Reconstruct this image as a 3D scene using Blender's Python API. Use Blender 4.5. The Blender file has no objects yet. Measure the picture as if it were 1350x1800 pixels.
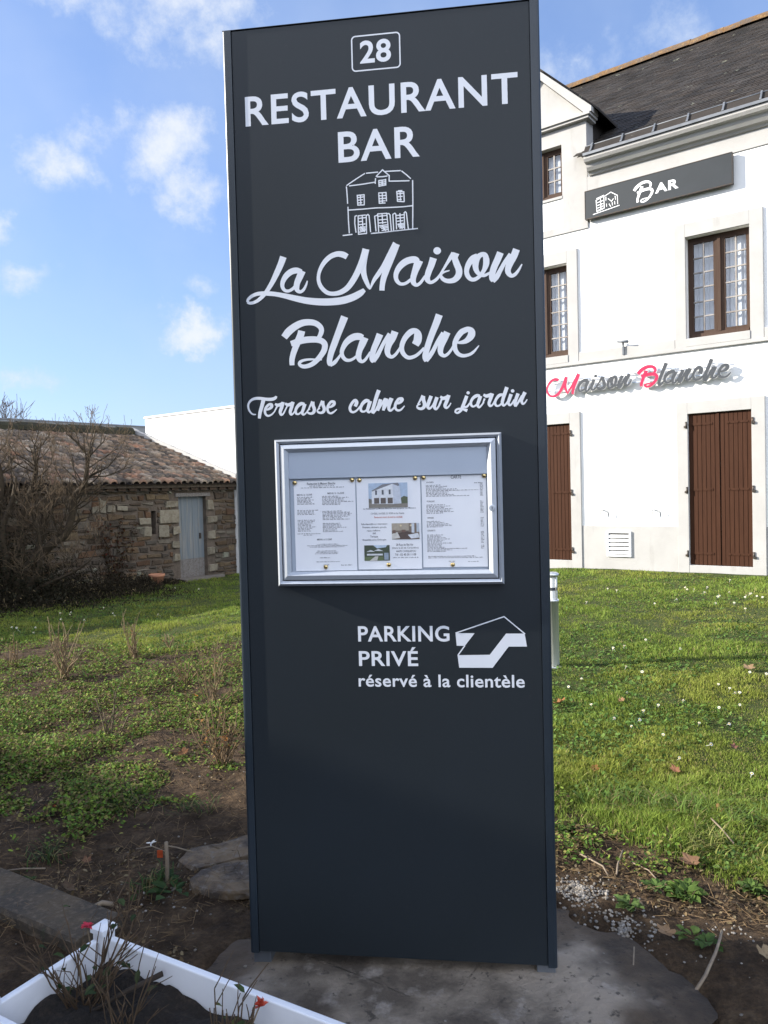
import bpy, bmesh, math, random
import numpy as np
from mathutils import Vector, Matrix
from mathutils.geometry import tessellate_polygon

random.seed(7)
rng = np.random.default_rng(7)
SC = bpy.context.scene
COL = SC.collection
R = math.radians

# ------------------------------------------------------------------ camera
F, CX, CY = 1350.0, 675.0, 900.0          # survey values of the view (units of a 1350 x 1800 frame)
PITCH, ROLL, CAMZ = 0.029, 0.0257, 1.619
FW = np.array([0, math.cos(PITCH), -math.sin(PITCH)])
_R = np.array([1.0, 0, 0]); _D = np.array([0, -math.sin(PITCH), -math.cos(PITCH)])
RT = math.cos(ROLL) * _R + math.sin(ROLL) * _D
DN = -math.sin(ROLL) * _R + math.cos(ROLL) * _D
CAM = np.array([0, 0, CAMZ])
cam = bpy.data.cameras.new("camera"); cam_o = bpy.data.objects.new("camera", cam); COL.objects.link(cam_o)
cam.sensor_fit = 'VERTICAL'; cam.sensor_height = 36.0; cam.lens = 27.0
cam.clip_start = 0.05; cam.clip_end = 3000
M = Matrix(((RT[0], -DN[0], -FW[0], 0), (RT[1], -DN[1], -FW[1], 0), (RT[2], -DN[2], -FW[2], CAMZ), (0, 0, 0, 1)))
cam_o.matrix_world = M
SC.camera = cam_o

# ------------------------------------------------------------------ light
SUN_EL, SUN_TH = R(22), R(3.0)             # sun stands to the left, a touch beyond the sign's face
sdir = Vector((-math.cos(SUN_TH) * math.cos(SUN_EL), math.sin(SUN_TH) * math.cos(SUN_EL), math.sin(SUN_EL)))
sun = bpy.data.lights.new("sun", 'SUN'); sun.energy = 5.0; sun.angle = R(0.53); sun.color = (1.0, 0.94, 0.84)
sun_o = bpy.data.objects.new("sun", sun); COL.objects.link(sun_o)
sun_o.rotation_euler = sdir.to_track_quat('Z', 'Y').to_euler()
SC.view_settings.view_transform = 'Standard'; SC.view_settings.look = 'None'
SC.view_settings.exposure = 1.2; SC.view_settings.gamma = 1.0
SKY_STRENGTH = 0.14

SKY_GAMMA, SKY_SCALE = 0.60, (0.80, 0.98, 1.40, 1)
REAR_FILL = (7.5, 8.1, 9.4, 1)
def rayd(x, y):
    return RT * ((x - CX) / F) + DN * ((y - CY) / F) + FW

def build_world():
    w = bpy.data.worlds.new("World"); SC.world = w; w.use_nodes = True
    nt = w.node_tree; N = nt.nodes; L = nt.links
    bg = N['Background']; bg.inputs['Strength'].default_value = SKY_STRENGTH
    sky = N.new('ShaderNodeTexSky'); sky.sky_type = 'NISHITA'; sky.sun_disc = False
    sky.sun_elevation = SUN_EL
    sky.sun_rotation = math.atan2(sdir.x, sdir.y)
    sky.altitude = 30; sky.air_density = 1.0; sky.dust_density = 0.7; sky.ozone_density = 1.0
    tc = N.new('ShaderNodeTexCoord')
    def noise(scale, det, rough, off=0.0):
        n = N.new('ShaderNodeTexNoise'); n.inputs['Scale'].default_value = scale
        n.inputs['Detail'].default_value = det; n.inputs['Roughness'].default_value = rough
        m = N.new('ShaderNodeMapping'); m.inputs['Location'].default_value = (off, off * .7, 0)
        L.new(tc.outputs['Generated'], m.inputs['Vector']); L.new(m.outputs['Vector'], n.inputs['Vector'])
        return n
    def math_(op, a, b=None, clamp=False):
        n = N.new('ShaderNodeMath'); n.operation = op; n.use_clamp = clamp
        for i, v in enumerate((a, b)):
            if v is None: continue
            if isinstance(v, (int, float)): n.inputs[i].default_value = v
            else: L.new(v, n.inputs[i])
        return n.outputs[0]
    nz = noise(13, 12, 0.66); nb = noise(4.5, 5, 0.55, 3.1)
    dist = noise(9, 8, 0.62, 8.0)
    vm = N.new('ShaderNodeVectorMath'); vm.operation = 'MULTIPLY_ADD'
    L.new(dist.outputs['Color'], vm.inputs[0]); vm.inputs[1].default_value = (0.13,) * 3
    L.new(tc.outputs['Generated'], vm.inputs[2])
    sub = N.new('ShaderNodeVectorMath'); sub.operation = 'SUBTRACT'; L.new(vm.outputs[0], sub.inputs[0]); sub.inputs[1].default_value = (0.065,) * 3
    vec = sub.outputs[0]
    #        x    y    rx  ry  weight   (direction of each cloud bank, seen in the survey frame)
    banks = [(300, 275, 125, 105, 1.05), (335, 355, 85, 62, .95), (118, 300, 100, 72, .92), (165, 235, 115, 70, .72), (342, 587, 88, 44, 1.05),
             (2, 405, 50, 66, 1.0), (62, 500, 95, 42, .72), (300, 5, 250, 100, .82), (365, 85, 105, 80, .80),
             (105, 22, 140, 52, .70), (30, 670, 100, 22, .5), (365, 512, 62, 40, .66), (965, 150, 70, 85, .72), (1090, 75, 220, 80, .46), (1290, 90, 90, 50, .25), (600, -150, 300, 80, .55), (1150, -140, 220, 70, .5)]
    total = None
    for x, y, rx, ry, wt in banks:
        c = rayd(x, y); c = c / np.linalg.norm(c)
        r = np.cross(c, [0, 0, 1]); r /= np.linalg.norm(r); u = np.cross(r, c)
        s = math.cos(math.atan(math.hypot(x - CX, y - CY) / F))
        rr, uu = r / (rx / F * s), u / (ry / F * s)
        d = []
        for ax in (rr, uu):
            dn = N.new('ShaderNodeVectorMath'); dn.operation = 'DOT_PRODUCT'; L.new(vec, dn.inputs[0]); dn.inputs[1].default_value = tuple(ax)
            e = math_('SUBTRACT', dn.outputs['Value'], float(ax @ c)); d.append(math_('MULTIPLY', e, e))
        m = math_('SUBTRACT', 1.0, math_('POWER', math_('ADD', *d), 0.7), True)
        # only the half of the sky that faces the bank
        dn = N.new('ShaderNodeVectorMath'); dn.operation = 'DOT_PRODUCT'; L.new(vec, dn.inputs[0]); dn.inputs[1].default_value = tuple(c)
        m = math_('MULTIPLY', m, math_('GREATER_THAN', dn.outputs['Value'], 0.3))
        m = math_('MULTIPLY', m, wt)
        total = m if total is None else math_('MAXIMUM', total, m)
    dens = math_('ADD', total, math_('MULTIPLY', math_('SUBTRACT', nz.outputs['Fac'], 0.5), 2.3))
    mr = N.new('ShaderNodeMapRange'); mr.interpolation_type = 'SMOOTHSTEP'
    L.new(dens, mr.inputs['Value']); mr.inputs['From Min'].default_value = 0.06; mr.inputs['From Max'].default_value = 1.2
    gate = math_('MULTIPLY', mr.outputs['Result'], math_('GREATER_THAN', total, 0.001))
    gate = math_('MULTIPLY', gate, 0.92)
    # soft general haze of thin cirrus
    thin = math_('MULTIPLY', math_('SUBTRACT', nb.outputs['Fac'], 0.40, True), 0.8, True)
    fac = math_('MAXIMUM', gate, thin)
    bright = N.new('ShaderNodeMixRGB'); bright.inputs[1].default_value = (2.1, 2.5, 3.2, 1); bright.inputs[2].default_value = (2.95, 3.05, 3.2, 1)
    L.new(math_('MULTIPLY', gate, math_('ADD', math_('MULTIPLY', nb.outputs['Fac'], 1.0), 0.45), True), bright.inputs[0])
    gm = N.new('ShaderNodeGamma'); gm.inputs['Gamma'].default_value = SKY_GAMMA; L.new(sky.outputs[0], gm.inputs['Color'])
    sc = N.new('ShaderNodeMixRGB'); sc.blend_type = 'MULTIPLY'; sc.inputs[0].default_value = 1; L.new(gm.outputs[0], sc.inputs[1]); sc.inputs[2].default_value = SKY_SCALE
    mix = N.new('ShaderNodeMixRGB'); L.new(fac, mix.inputs[0]); L.new(sc.outputs[0], mix.inputs[1]); L.new(bright.outputs[0], mix.inputs[2])
    # added fill light: unseen bright cloud behind the viewer, brightening the shaded sides
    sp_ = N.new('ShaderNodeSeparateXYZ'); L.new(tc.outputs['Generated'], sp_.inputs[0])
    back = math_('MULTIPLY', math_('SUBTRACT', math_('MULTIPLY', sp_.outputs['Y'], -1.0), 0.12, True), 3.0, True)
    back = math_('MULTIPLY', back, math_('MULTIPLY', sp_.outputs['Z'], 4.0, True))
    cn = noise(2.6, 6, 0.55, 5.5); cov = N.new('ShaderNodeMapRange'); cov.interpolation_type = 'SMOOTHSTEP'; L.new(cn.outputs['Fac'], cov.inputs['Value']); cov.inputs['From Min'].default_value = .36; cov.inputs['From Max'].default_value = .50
    mb_ = N.new('ShaderNodeMixRGB'); L.new(math_('MULTIPLY', back, cov.outputs['Result']), mb_.inputs[0]); L.new(mix.outputs[0], mb_.inputs[1]); mb_.inputs[2].default_value = REAR_FILL
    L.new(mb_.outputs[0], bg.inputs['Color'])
build_world()

# ------------------------------------------------------------------ geometry helpers
def plane_hit(x, y, p0, n):
    d = rayd(x, y); t = np.dot(np.asarray(p0) - CAM, n) / np.dot(d, n)
    return CAM + t * d

class MB:
    """collects polygons, with an optional tone colour for each vertex"""
    def __init__(s): s.v = []; s.f = []; s.mi = []; s.c = []; s.sm = []
    def add(s, vs, fs, mi=0, tone=(1, 1, 1), smooth=False):
        b = len(s.v); s.v += [tuple(map(float, q)) for q in vs]; s.c += [tone] * len(vs)
        for f in fs: s.f.append([b + i for i in f]); s.mi.append(mi); s.sm.append(smooth)
        return s
    def box(s, x0, x1, y0, y1, z0, z1, mi=0, tone=(1, 1, 1), jit=0.0):
        vs = [(x, y, z) for z in (z0, z1) for y in (y0, y1) for x in (x0, x1)]
        if jit: vs = [tuple(c + random.uniform(-jit, jit) for c in q) for q in vs]
        return s.add(vs, [(0, 2, 3, 1), (4, 5, 7, 6), (0, 1, 5, 4), (2, 6, 7, 3), (0, 4, 6, 2), (1, 3, 7, 5)], mi, tone)
    def quad(s, a, b, c, d, mi=0, tone=(1, 1, 1)): return s.add([a, b, c, d], [(0, 1, 2, 3)], mi, tone)
    def prism(s, poly, y0, y1, mi=0, tone=(1, 1, 1)):
        """poly in (x,z), anticlockwise seen from -y, extruded from y0 (front) to y1"""
        n = len(poly); tris = tessellate_polygon([[Vector((p[0], p[1], 0)) for p in poly]])
        vs = [(p[0], y0, p[1]) for p in poly] + [(p[0], y1, p[1]) for p in poly]
        fs = [tuple(t) for t in tris] + [tuple(n + i for i in reversed(t)) for t in tris]
        fs += [(i, n + i, n + (i + 1) % n, (i + 1) % n) for i in range(n)]
        return s.add(vs, fs, mi, tone)
    def tube(s, pts, rad, seg=6, mi=0, tone=(1, 1, 1), cap=True):
        pts = [Vector(p) for p in pts]; n = len(pts); vs = []
        if not hasattr(rad, '__len__'): rad = [rad] * n
        up = None
        for i, p in enumerate(pts):
            t = (pts[min(i + 1, n - 1)] - pts[max(i - 1, 0)]).normalized()
            if up is None: up = t.orthogonal().normalized()
            up = (up - t * up.dot(t)); up = up.normalized() if up.length > 1e-6 else t.orthogonal().normalized()
            w = t.cross(up)
            for k in range(seg):
                a = 2 * math.pi * k / seg; vs.append(p + (up * math.cos(a) + w * math.sin(a)) * rad[i])
        fs = [(i * seg + k, i * seg + (k + 1) % seg, (i + 1) * seg + (k + 1) % seg, (i + 1) * seg + k) for i in range(n - 1) for k in range(seg)]
        if cap: fs += [tuple(range(seg - 1, -1, -1)), tuple(range((n - 1) * seg, n * seg))]
        return s.add(vs, fs, mi, tone, True)
    def lathe(s, prof, seg=24, c=(0, 0, 0), mi=0, tone=(1, 1, 1)):
        vs = [(c[0] + r * math.cos(2 * math.pi * k / seg), c[1] + r * math.sin(2 * math.pi * k / seg), c[2] + z) for r, z in prof for k in range(seg)]
        fs = [(i * seg + k, i * seg + (k + 1) % seg, (i + 1) * seg + (k + 1) % seg, (i + 1) * seg + k) for i in range(len(prof) - 1) for k in range(seg)]
        return s.add(vs, fs, mi, tone, True)
    def obj(s, name, mats, parent=None, bevel=0.0):
        me = bpy.data.meshes.new(name); me.from_pydata(s.v, [], s.f)
        for m in (mats if isinstance(mats, (list, tuple)) else [mats]): me.materials.append(m)
        me.polygons.foreach_set('material_index', s.mi); me.polygons.foreach_set('use_smooth', s.sm)
        a = me.color_attributes.new('tone', 'FLOAT_COLOR', 'POINT')
        a.data.foreach_set('color', np.array([(c[0], c[1], c[2], 1) for c in s.c], dtype=np.float32).ravel())
        me.update()
        o = bpy.data.objects.new(name, me); COL.objects.link(o)
        if parent is not None: o.parent = parent
        if bevel:
            b = o.modifiers.new('bevel', 'BEVEL'); b.width = bevel; b.segments = 2; b.limit_method = 'ANGLE'; b.angle_limit = R(40)
        return o

def np_obj(name, V, Fc, k, mat, tone=None, parent=None, smooth=False):
    """mesh from numpy arrays; every face has k corners"""
    me = bpy.data.meshes.new(name); nv, nf = len(V), len(Fc)
    me.vertices.add(nv); me.vertices.foreach_set('co', V.astype(np.float32).ravel())
    me.loops.add(nf * k); me.loops.foreach_set('vertex_index', Fc.astype(np.int32).ravel())
    me.polygons.add(nf); me.polygons.foreach_set('loop_start', np.arange(0, nf * k, k, dtype=np.int32))
    me.polygons.foreach_set('use_smooth', np.full(nf, smooth))
    if tone is not None:
        a = me.color_attributes.new('tone', 'FLOAT_COLOR', 'POINT')
        a.data.foreach_set('color', np.c_[tone, np.ones(nv)].astype(np.float32).ravel())
    me.materials.append(mat); me.update(calc_edges=True); me.validate()
    o = bpy.data.objects.new(name, me); COL.objects.link(o)
    if parent is not None: o.parent = parent
    return o

def thing(name, label, cat, loc=(0, 0, 0), rz=0.0, group=None):
    o = bpy.data.objects.new(name, None); o.empty_display_size = 0.1; COL.objects.link(o)
    o.location = loc; o.rotation_euler = (0, 0, rz); return tag(o, label, cat, group)
def tag(o, label, cat, group=None, kind=None):
    o['label'] = label; o['category'] = cat
    if group: o['group'] = group
    if kind: o['kind'] = kind
    return o
def struct(o, kind='structure'):
    o['kind'] = kind; return o

def vnoise(x, y, seed=0):
    """smooth value noise in 0..1 for arrays"""
    x = np.asarray(x, float); y = np.asarray(y, float)
    xi = np.floor(x).astype(np.int64); yi = np.floor(y).astype(np.int64); fx = x - xi; fy = y - yi
    fx = fx * fx * (3 - 2 * fx); fy = fy * fy * (3 - 2 * fy)
    def h(a, b):
        n = (a * 374761393 + b * 668265263 + seed * 982451653) & 0x7fffffff
        n = ((n ^ (n >> 13)) * 1274126177) & 0x7fffffff
        return ((n ^ (n >> 16)) & 0xffff) / 65535.0
    return (h(xi, yi) * (1 - fx) + h(xi + 1, yi) * fx) * (1 - fy) + (h(xi, yi + 1) * (1 - fx) + h(xi + 1, yi + 1) * fx) * fy
def fbm(x, y, o=4, seed=0):
    s = 0; a = .5; t = 0
    for i in range(o): s = s + a * vnoise(np.asarray(x) * 2 ** i, np.asarray(y) * 2 ** i, seed + i); t += a; a *= .5
    return s / t
def sstep(t): t = np.clip(t, 0, 1); return t * t * (3 - 2 * t)

# ------------------------------------------------------------------ materials
def mat(name, col=(.5, .5, .5), rough=.7, metal=0.0, spec=.5, noise=None, bump=None, tone=False, trans=0.0, coat=0.0, streak=None):
    m = bpy.data.materials.new(name); m.use_nodes = True; nt = m.node_tree; N = nt.nodes; L = nt.links
    b = N['Principled BSDF']; b.inputs['Roughness'].default_value = rough; b.inputs['Metallic'].default_value = metal
    b.inputs['Specular IOR Level'].default_value = spec; b.inputs['Coat Weight'].default_value = coat
    tc = N.new('ShaderNodeTexCoord')
    rgb = N.new('ShaderNodeRGB'); rgb.outputs[0].default_value = (*col, 1); cur = rgb.outputs[0]
    def nz(scale, det=6, rgh=.6, stretch=(1, 1, 1)):
        mp = N.new('ShaderNodeMapping'); mp.inputs['Scale'].default_value = stretch; L.new(tc.outputs['Object'], mp.inputs['Vector'])
        n = N.new('ShaderNodeTexNoise'); n.inputs['Scale'].default_value = scale; n.inputs['Detail'].default_value = det; n.inputs['Roughness'].default_value = rgh
        L.new(mp.outputs['Vector'], n.inputs['Vector']); return n
    for q in ([noise] if noise and not isinstance(noise, list) else (noise or [])):
        col2, scale, lo, hi = q[:4]; stretch = q[4] if len(q) > 4 else (1, 1, 1)
        n = nz(scale, stretch=stretch); mr = N.new('ShaderNodeMapRange'); mr.inputs['From Min'].default_value = lo; mr.inputs['From Max'].default_value = hi
        L.new(n.outputs['Fac'], mr.inputs['Value']); mx = N.new('ShaderNodeMixRGB'); L.new(mr.outputs[0], mx.inputs[0]); L.new(cur, mx.inputs[1])
        mx.inputs[2].default_value = (*col2, 1); cur = mx.outputs[0]
    if tone:
        at = N.new('ShaderNodeAttribute'); at.attribute_name = 'tone'
        mx = N.new('ShaderNodeMixRGB'); mx.blend_type = 'MULTIPLY'; mx.inputs[0].default_value = 1; L.new(cur, mx.inputs[1]); L.new(at.outputs['Color'], mx.inputs[2]); cur = mx.outputs[0]
    L.new(cur, b.inputs['Base Color'])
    if bump:
        n = nz(bump[0], 8, .65, bump[2] if len(bump) > 2 else (1, 1, 1)); bp = N.new('ShaderNodeBump'); bp.inputs['Strength'].default_value = bump[1]; bp.inputs['Distance'].default_value = .02
        L.new(n.outputs['Fac'], bp.inputs['Height']); L.new(bp.outputs[0], b.inputs['Normal'])
    if trans:
        tr = N.new('ShaderNodeBsdfTranslucent'); L.new(cur, tr.inputs['Color']); ms = N.new('ShaderNodeMixShader'); ms.inputs[0].default_value = trans
        L.new(b.outputs[0], ms.inputs[1]); L.new(tr.outputs[0], ms.inputs[2]); L.new(ms.outputs[0], N['Material Output'].inputs['Surface'])
    return m

def glass_mat(name, tint=(1, 1, 1), base=.06, refl=1.0):
    m = bpy.data.materials.new(name); m.use_nodes = True; nt = m.node_tree; N = nt.nodes; L = nt.links
    N.remove(N['Principled BSDF']); tr = N.new('ShaderNodeBsdfTransparent'); tr.inputs[0].default_value = (*tint, 1)
    gl = N.new('ShaderNodeBsdfGlossy'); gl.inputs['Roughness'].default_value = .02; gl.inputs[0].default_value = (refl, refl, refl, 1)
    fr = N.new('ShaderNodeLayerWeight'); fr.inputs[0].default_value = .5     # Schlick curve, the same from both sides of the pane
    pw = N.new('ShaderNodeMath'); pw.operation = 'POWER'; pw.inputs[1].default_value = 4.5; L.new(fr.outputs['Facing'], pw.inputs[0])
    ad = N.new('ShaderNodeMath'); ad.operation = 'ADD'; ad.use_clamp = True; ad.inputs[1].default_value = base; L.new(pw.outputs[0], ad.inputs[0])
    ms = N.new('ShaderNodeMixShader'); L.new(ad.outputs[0], ms.inputs[0]); L.new(tr.outputs[0], ms.inputs[1]); L.new(gl.outputs[0], ms.inputs[2])
    L.new(ms.outputs[0], N['Material Output'].inputs['Surface']); return m

MT = dict(
    panel=mat('anthracite_paint', (.0158, .0203, .0240), .42, spec=.25, noise=[((.0165, .0215, .0268), 1.6, .4, .7), ((.022, .026, .030), 55, .60, .78)], bump=(260, .02)),
    profile=mat('anthracite_profile', (.018, .026, .035), .34, spec=.42, noise=((.015, .022, .03), 6, .4, .7)),
    vinyl=mat('white_vinyl', (.66, .68, .72), .5, noise=((.62, .64, .685), 5, .4, .7)),
    alu=mat('brushed_aluminium', (.44, .47, .515), .42, metal=.35, noise=((.40, .43, .475), 40, .3, .8)),
    alu_flat=mat('satin_aluminium_sheet', (.40, .45, .53), .5, metal=.1, noise=((.38, .43, .51), 4, .3, .7)),
    dark=mat('dark_gap', (.012, .012, .014), .8, noise=((.02, .02, .02), 9, .4, .7)),
    paper=mat('paper', (.80, .81, .84), .75, noise=((.76, .77, .81), 7, .4, .7)),
    ink=mat('ink', (.10, .10, .12), .8, noise=((.15, .15, .17), 30, .4, .7)),
    red_ink=mat('red_ink', (.45, .08, .06), .8, noise=((.5, .12, .08), 30, .4, .7)),
    brass=mat('brass_pin', (.62, .47, .22), .25, metal=1, noise=((.55, .42, .2), 60, .4, .7)),
    glass=glass_mat('case_glass', (.995, .998, 1), .012),
    pane=glass_mat('window_glass', (.93, .95, .97), .07),
    concrete=mat('concrete', (.255, .212, .165), .9, tone=True, noise=[((.085, .068, .052), 2.6, .42, .58), ((.33, .29, .25), 9, .55, .75), ((.06, .05, .04), 34, .60, .68)], bump=(30, .6)),
    kerb=mat('kerb_stone', (.075, .053, .030), .9, noise=[((.042, .032, .022), 6, .42, .6), ((.12, .09, .058), 40, .5, .7), ((.045, .05, .02), 12, .6, .7)], bump=(60, .6)),
    slab=mat('slab_stone', (.16, .112, .066), .9, noise=[((.05, .037, .027), 7, .42, .58), ((.17, .145, .12), 26, .54, .7)], bump=(40, .55)),
    stucco=mat('white_stucco', (.80, .79, .77), .9, noise=[((.76, .75, .72), 1.3, .45, .75), ((.72, .71, .68), 3, .6, .85, (1, 1, .15))], bump=(120, .12)),
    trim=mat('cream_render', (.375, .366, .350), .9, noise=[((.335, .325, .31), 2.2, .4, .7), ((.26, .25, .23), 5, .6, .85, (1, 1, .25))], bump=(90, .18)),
    slate=mat('slate', (.043, .037, .032), .7, spec=.15, tone=True, noise=[((.027, .023, .019), 1.6, .4, .65), ((.20, .20, .15), 3.4, .655, .69)], bump=(60, .35)),
    lichen=mat('lichen_ridge', (.15, .08, .028), .95, noise=[((.10, .075, .055), 6, .42, .6), ((.24, .15, .06), 14, .55, .7)], bump=(40, .6)),
    zinc=mat('zinc', (.15, .16, .175), .55, metal=.3, noise=((.09, .10, .115), 5, .4, .7)),
    wood=mat('brown_wood', (.050, .020, .010), .7, spec=.12, noise=[((.036, .014, .007), 3, .35, .7, (14, 14, .8)), ((.058, .024, .013), 9, .55, .75, (10, 10, 1))], bump=(30, .15, (8, 8, .6))),
    frame_wood=mat('window_wood', (.062, .040, .029), .7, spec=.15, noise=[((.05, .028, .02), 4, .4, .7, (8, 8, 1))]),
    muntin=mat('muntin_wood', (.26, .24, .22), .6, noise=((.17, .145, .125), 7, .4, .7)),
    curtain=mat('net_curtain', (.74, .76, .80), .9, trans=.3, noise=((.62, .66, .72), 3, .4, .7, (4, 4, .3))),
    room=mat('dark_room', (.10, .11, .13), .9, noise=((.07, .075, .085), 2, .4, .7)),
    iron=mat('iron', (.05, .045, .04), .5, metal=.6, noise=((.09, .06, .04), 20, .45, .7)),
    grey_letter=mat('grey_letter', (.055, .06, .067), .5, spec=.2, noise=((.048, .053, .06), 8, .4, .7)),
    pink_letter=mat('pink_letter', (.40, .018, .065), .5, spec=.2, noise=((.36, .015, .055), 8, .4, .7)),
    white_edge=mat('white_acrylic', (.8, .8, .8), .5, noise=((.75, .75, .75), 8, .4, .7)),
    board=mat('sign_board', (.034, .038, .042), .5, spec=.2, noise=((.03, .034, .037), 3, .4, .7)),
    tile=mat('clay_tile', (.23, .18, .138), .92, tone=True, noise=[((.075, .065, .055), 6, .43, .62), ((.31, .26, .205), 23, .58, .75)], bump=(50, .5)),
    moss=mat('moss', (.035, .032, .014), .98, noise=((.02, .018, .012), 9, .4, .65), bump=(30, .9)),
    rubble=mat('rubble_stone', (.84, .82, .78), .95, tone=True, noise=((.55, .5, .45), 14, .42, .7), bump=(28, .8)),
    mortar=mat('earth_mortar', (.13, .10, .075), .98, noise=((.07, .055, .04), 8, .4, .7), bump=(40, .7)),
    blue_door=mat('faded_blue_door', (.15, .175, .19), .85, noise=[((.25, .235, .21), 2.5, .45, .7, (7, 7, .5)), ((.19, .15, .12), 4, .6, .75, (5, 5, .8))], bump=(25, .3, (9, 9, .5))),
    grey_wood=mat('weathered_wood', (.20, .185, .17), .9, noise=((.12, .10, .085), 6, .4, .7, (6, 1, 6)), bump=(40, .4)),
    white_wall=mat('white_rendered_wall', (.74, .73, .71), .9, noise=[((.69, .68, .65), 1.1, .45, .7), ((.6, .59, .55), 3, .62, .85, (1, 1, .2))], bump=(60, .15)),
    grey_clad=mat('grey_cladding', (.19, .20, .215), .6, noise=((.16, .17, .18), 2, .4, .7)),
    terracotta=mat('terracotta', (.44, .20, .11), .85, noise=((.36, .17, .1), 9, .4, .7), bump=(50, .2)),
    steel=mat('brushed_steel', (.66, .66, .66), .42, metal=.8, noise=((.52, .52, .53), 6, .4, .7, (9, 9, .4))),
    diffuser=mat('opal_diffuser', (.72, .72, .70), .4, noise=((.68, .68, .66), 9, .4, .7)),
    pvc=mat('white_pvc', (.78, .79, .82), .42, noise=[((.70, .71, .74), 6, .5, .75), ((.45, .42, .38), 9, .66, .8)], bump=(60, .05)),
    potting=mat('potting_soil', (.014, .010, .007), .98, noise=((.04, .028, .019), 60, .5, .7), bump=(55, 1.0)),
    bark=mat('bark', (.10, .075, .055), .95, tone=True, noise=((.06, .045, .03), 20, .4, .65), bump=(60, .5)),
    cane=mat('rose_cane', (.17, .12, .07), .85, tone=True, noise=((.10, .075, .04), 18, .4, .65)),
    leaf=mat('weed_leaf', (1, 1, 1), .7, spec=.12, tone=True, trans=.25, noise=((.75, .8, .6), 30, .4, .7)),
    grass=mat('grass_blade', (1, 1, 1), .65, spec=.18, tone=True, trans=.3, noise=((.85, .85, .7), 3, .4, .7)),
    dryleaf=mat('dry_leaf', (1, 1, 1), .9, spec=.1, tone=True, trans=.15, noise=((.7, .65, .6), 40, .4, .7)),
    petal=mat('white_petal', (.82, .82, .80), .7, trans=.15, noise=((.78, .78, .78), 40, .4, .7)),
    yellow=mat('daisy_centre', (.65, .42, .03), .8, noise=((.55, .35, .03), 60, .4, .7)),
    rose=mat('rose_petal', (.55, .03, .06), .6, trans=.25, noise=((.45, .02, .05), 30, .4, .7)),
    rose2=mat('orange_petal', (.58, .09, .04), .6, trans=.25, noise=((.5, .05, .03), 30, .4, .7)),
    gravel=mat('gravel', (.20, .18, .155), .9, tone=True, noise=((.3, .29, .28), 40, .4, .7)),
    twig=mat('dry_twig', (.24, .19, .13), .9, noise=((.15, .11, .08), 30, .4, .7)),
    neighbour=mat('neighbour_render', (.35, .33, .30), .9, noise=((.3, .28, .26), 1, .4, .7)),
)

# ------------------------------------------------------------------ frames of reference
SY = 0.1262                                           # yaw of the sign
S_P = np.array([0.0164, 2.5193, 0.0]); S_U = np.array([math.cos(SY), -math.sin(SY), 0]); S_N = np.array([-math.sin(SY), -math.cos(SY), 0])
S_Z0, S_H, S_W = CAMZ - 1.5687, 3.0946, 1.03
HA = R(37.7)
H_O = np.array([4.50833, 11.4, 0.0]); H_U = np.array([math.cos(HA), -math.sin(HA), 0]); H_N = np.array([-math.sin(HA), -math.cos(HA), 0])
D2 = np.array([math.sin(HA), math.cos(HA), 0])
SH_O = np.array([-3.90369, 15.78866, 0.0])            # shed wall passes here; wall runs along D2 and faces H_U
def sp(x, y, off=0.0):                                # survey point -> metres on the sign face
    p = plane_hit(x, y, S_P + S_N * off, S_N); return float(np.dot(p - S_P, S_U)), float(p[2])
def hp(x, y, off=0.0):                                # -> metres on the house front
    p = plane_hit(x, y, H_O + H_N * off, H_N); return float(np.dot(p - H_O, H_U)), float(p[2])

def TZ(x, y):
    """terrain height"""
    x = np.asarray(x, float); y = np.asarray(y, float)
    q = x * D2[0] + y * D2[1]; p = x * H_U[0] + y * H_U[1]
    z = .275 * sstep((q - 2.6) / 7.5) * sstep((p + 9.5) / 5.0) - .11 * sstep((-p - 6) / 5.5) * sstep((q - 3) / 4)
    return z
def bed_mask(x, y):
    """1 in the planted bed and worn soil, 0 on the lawn"""
    x = np.asarray(x, float); y = np.asarray(y, float)
    n = (fbm(x * 1.3, y * 1.3, 3, 5) - .5)
    q = x * D2[0] + y * D2[1] + n * .9
    a = 1 - sstep((q - 3.15) / .45)
    yy = y + n * 1.6 + .35 * (x + 2.5)
    b = (1 - sstep((yy - 7.9) / .5)) * (1 - sstep((x + n * .8 + .15) / .5))
    return np.maximum(a, b)
def ground_at(x, y):
    d = rayd(x, y); t = (0 - CAMZ) / d[2]
    for _ in range(12):
        p = CAM + t * d; t = (float(TZ(p[0], p[1])) - CAMZ) / d[2]
    p = CAM + t * d; return float(p[0]), float(p[1]), float(TZ(p[0], p[1]))

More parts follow.
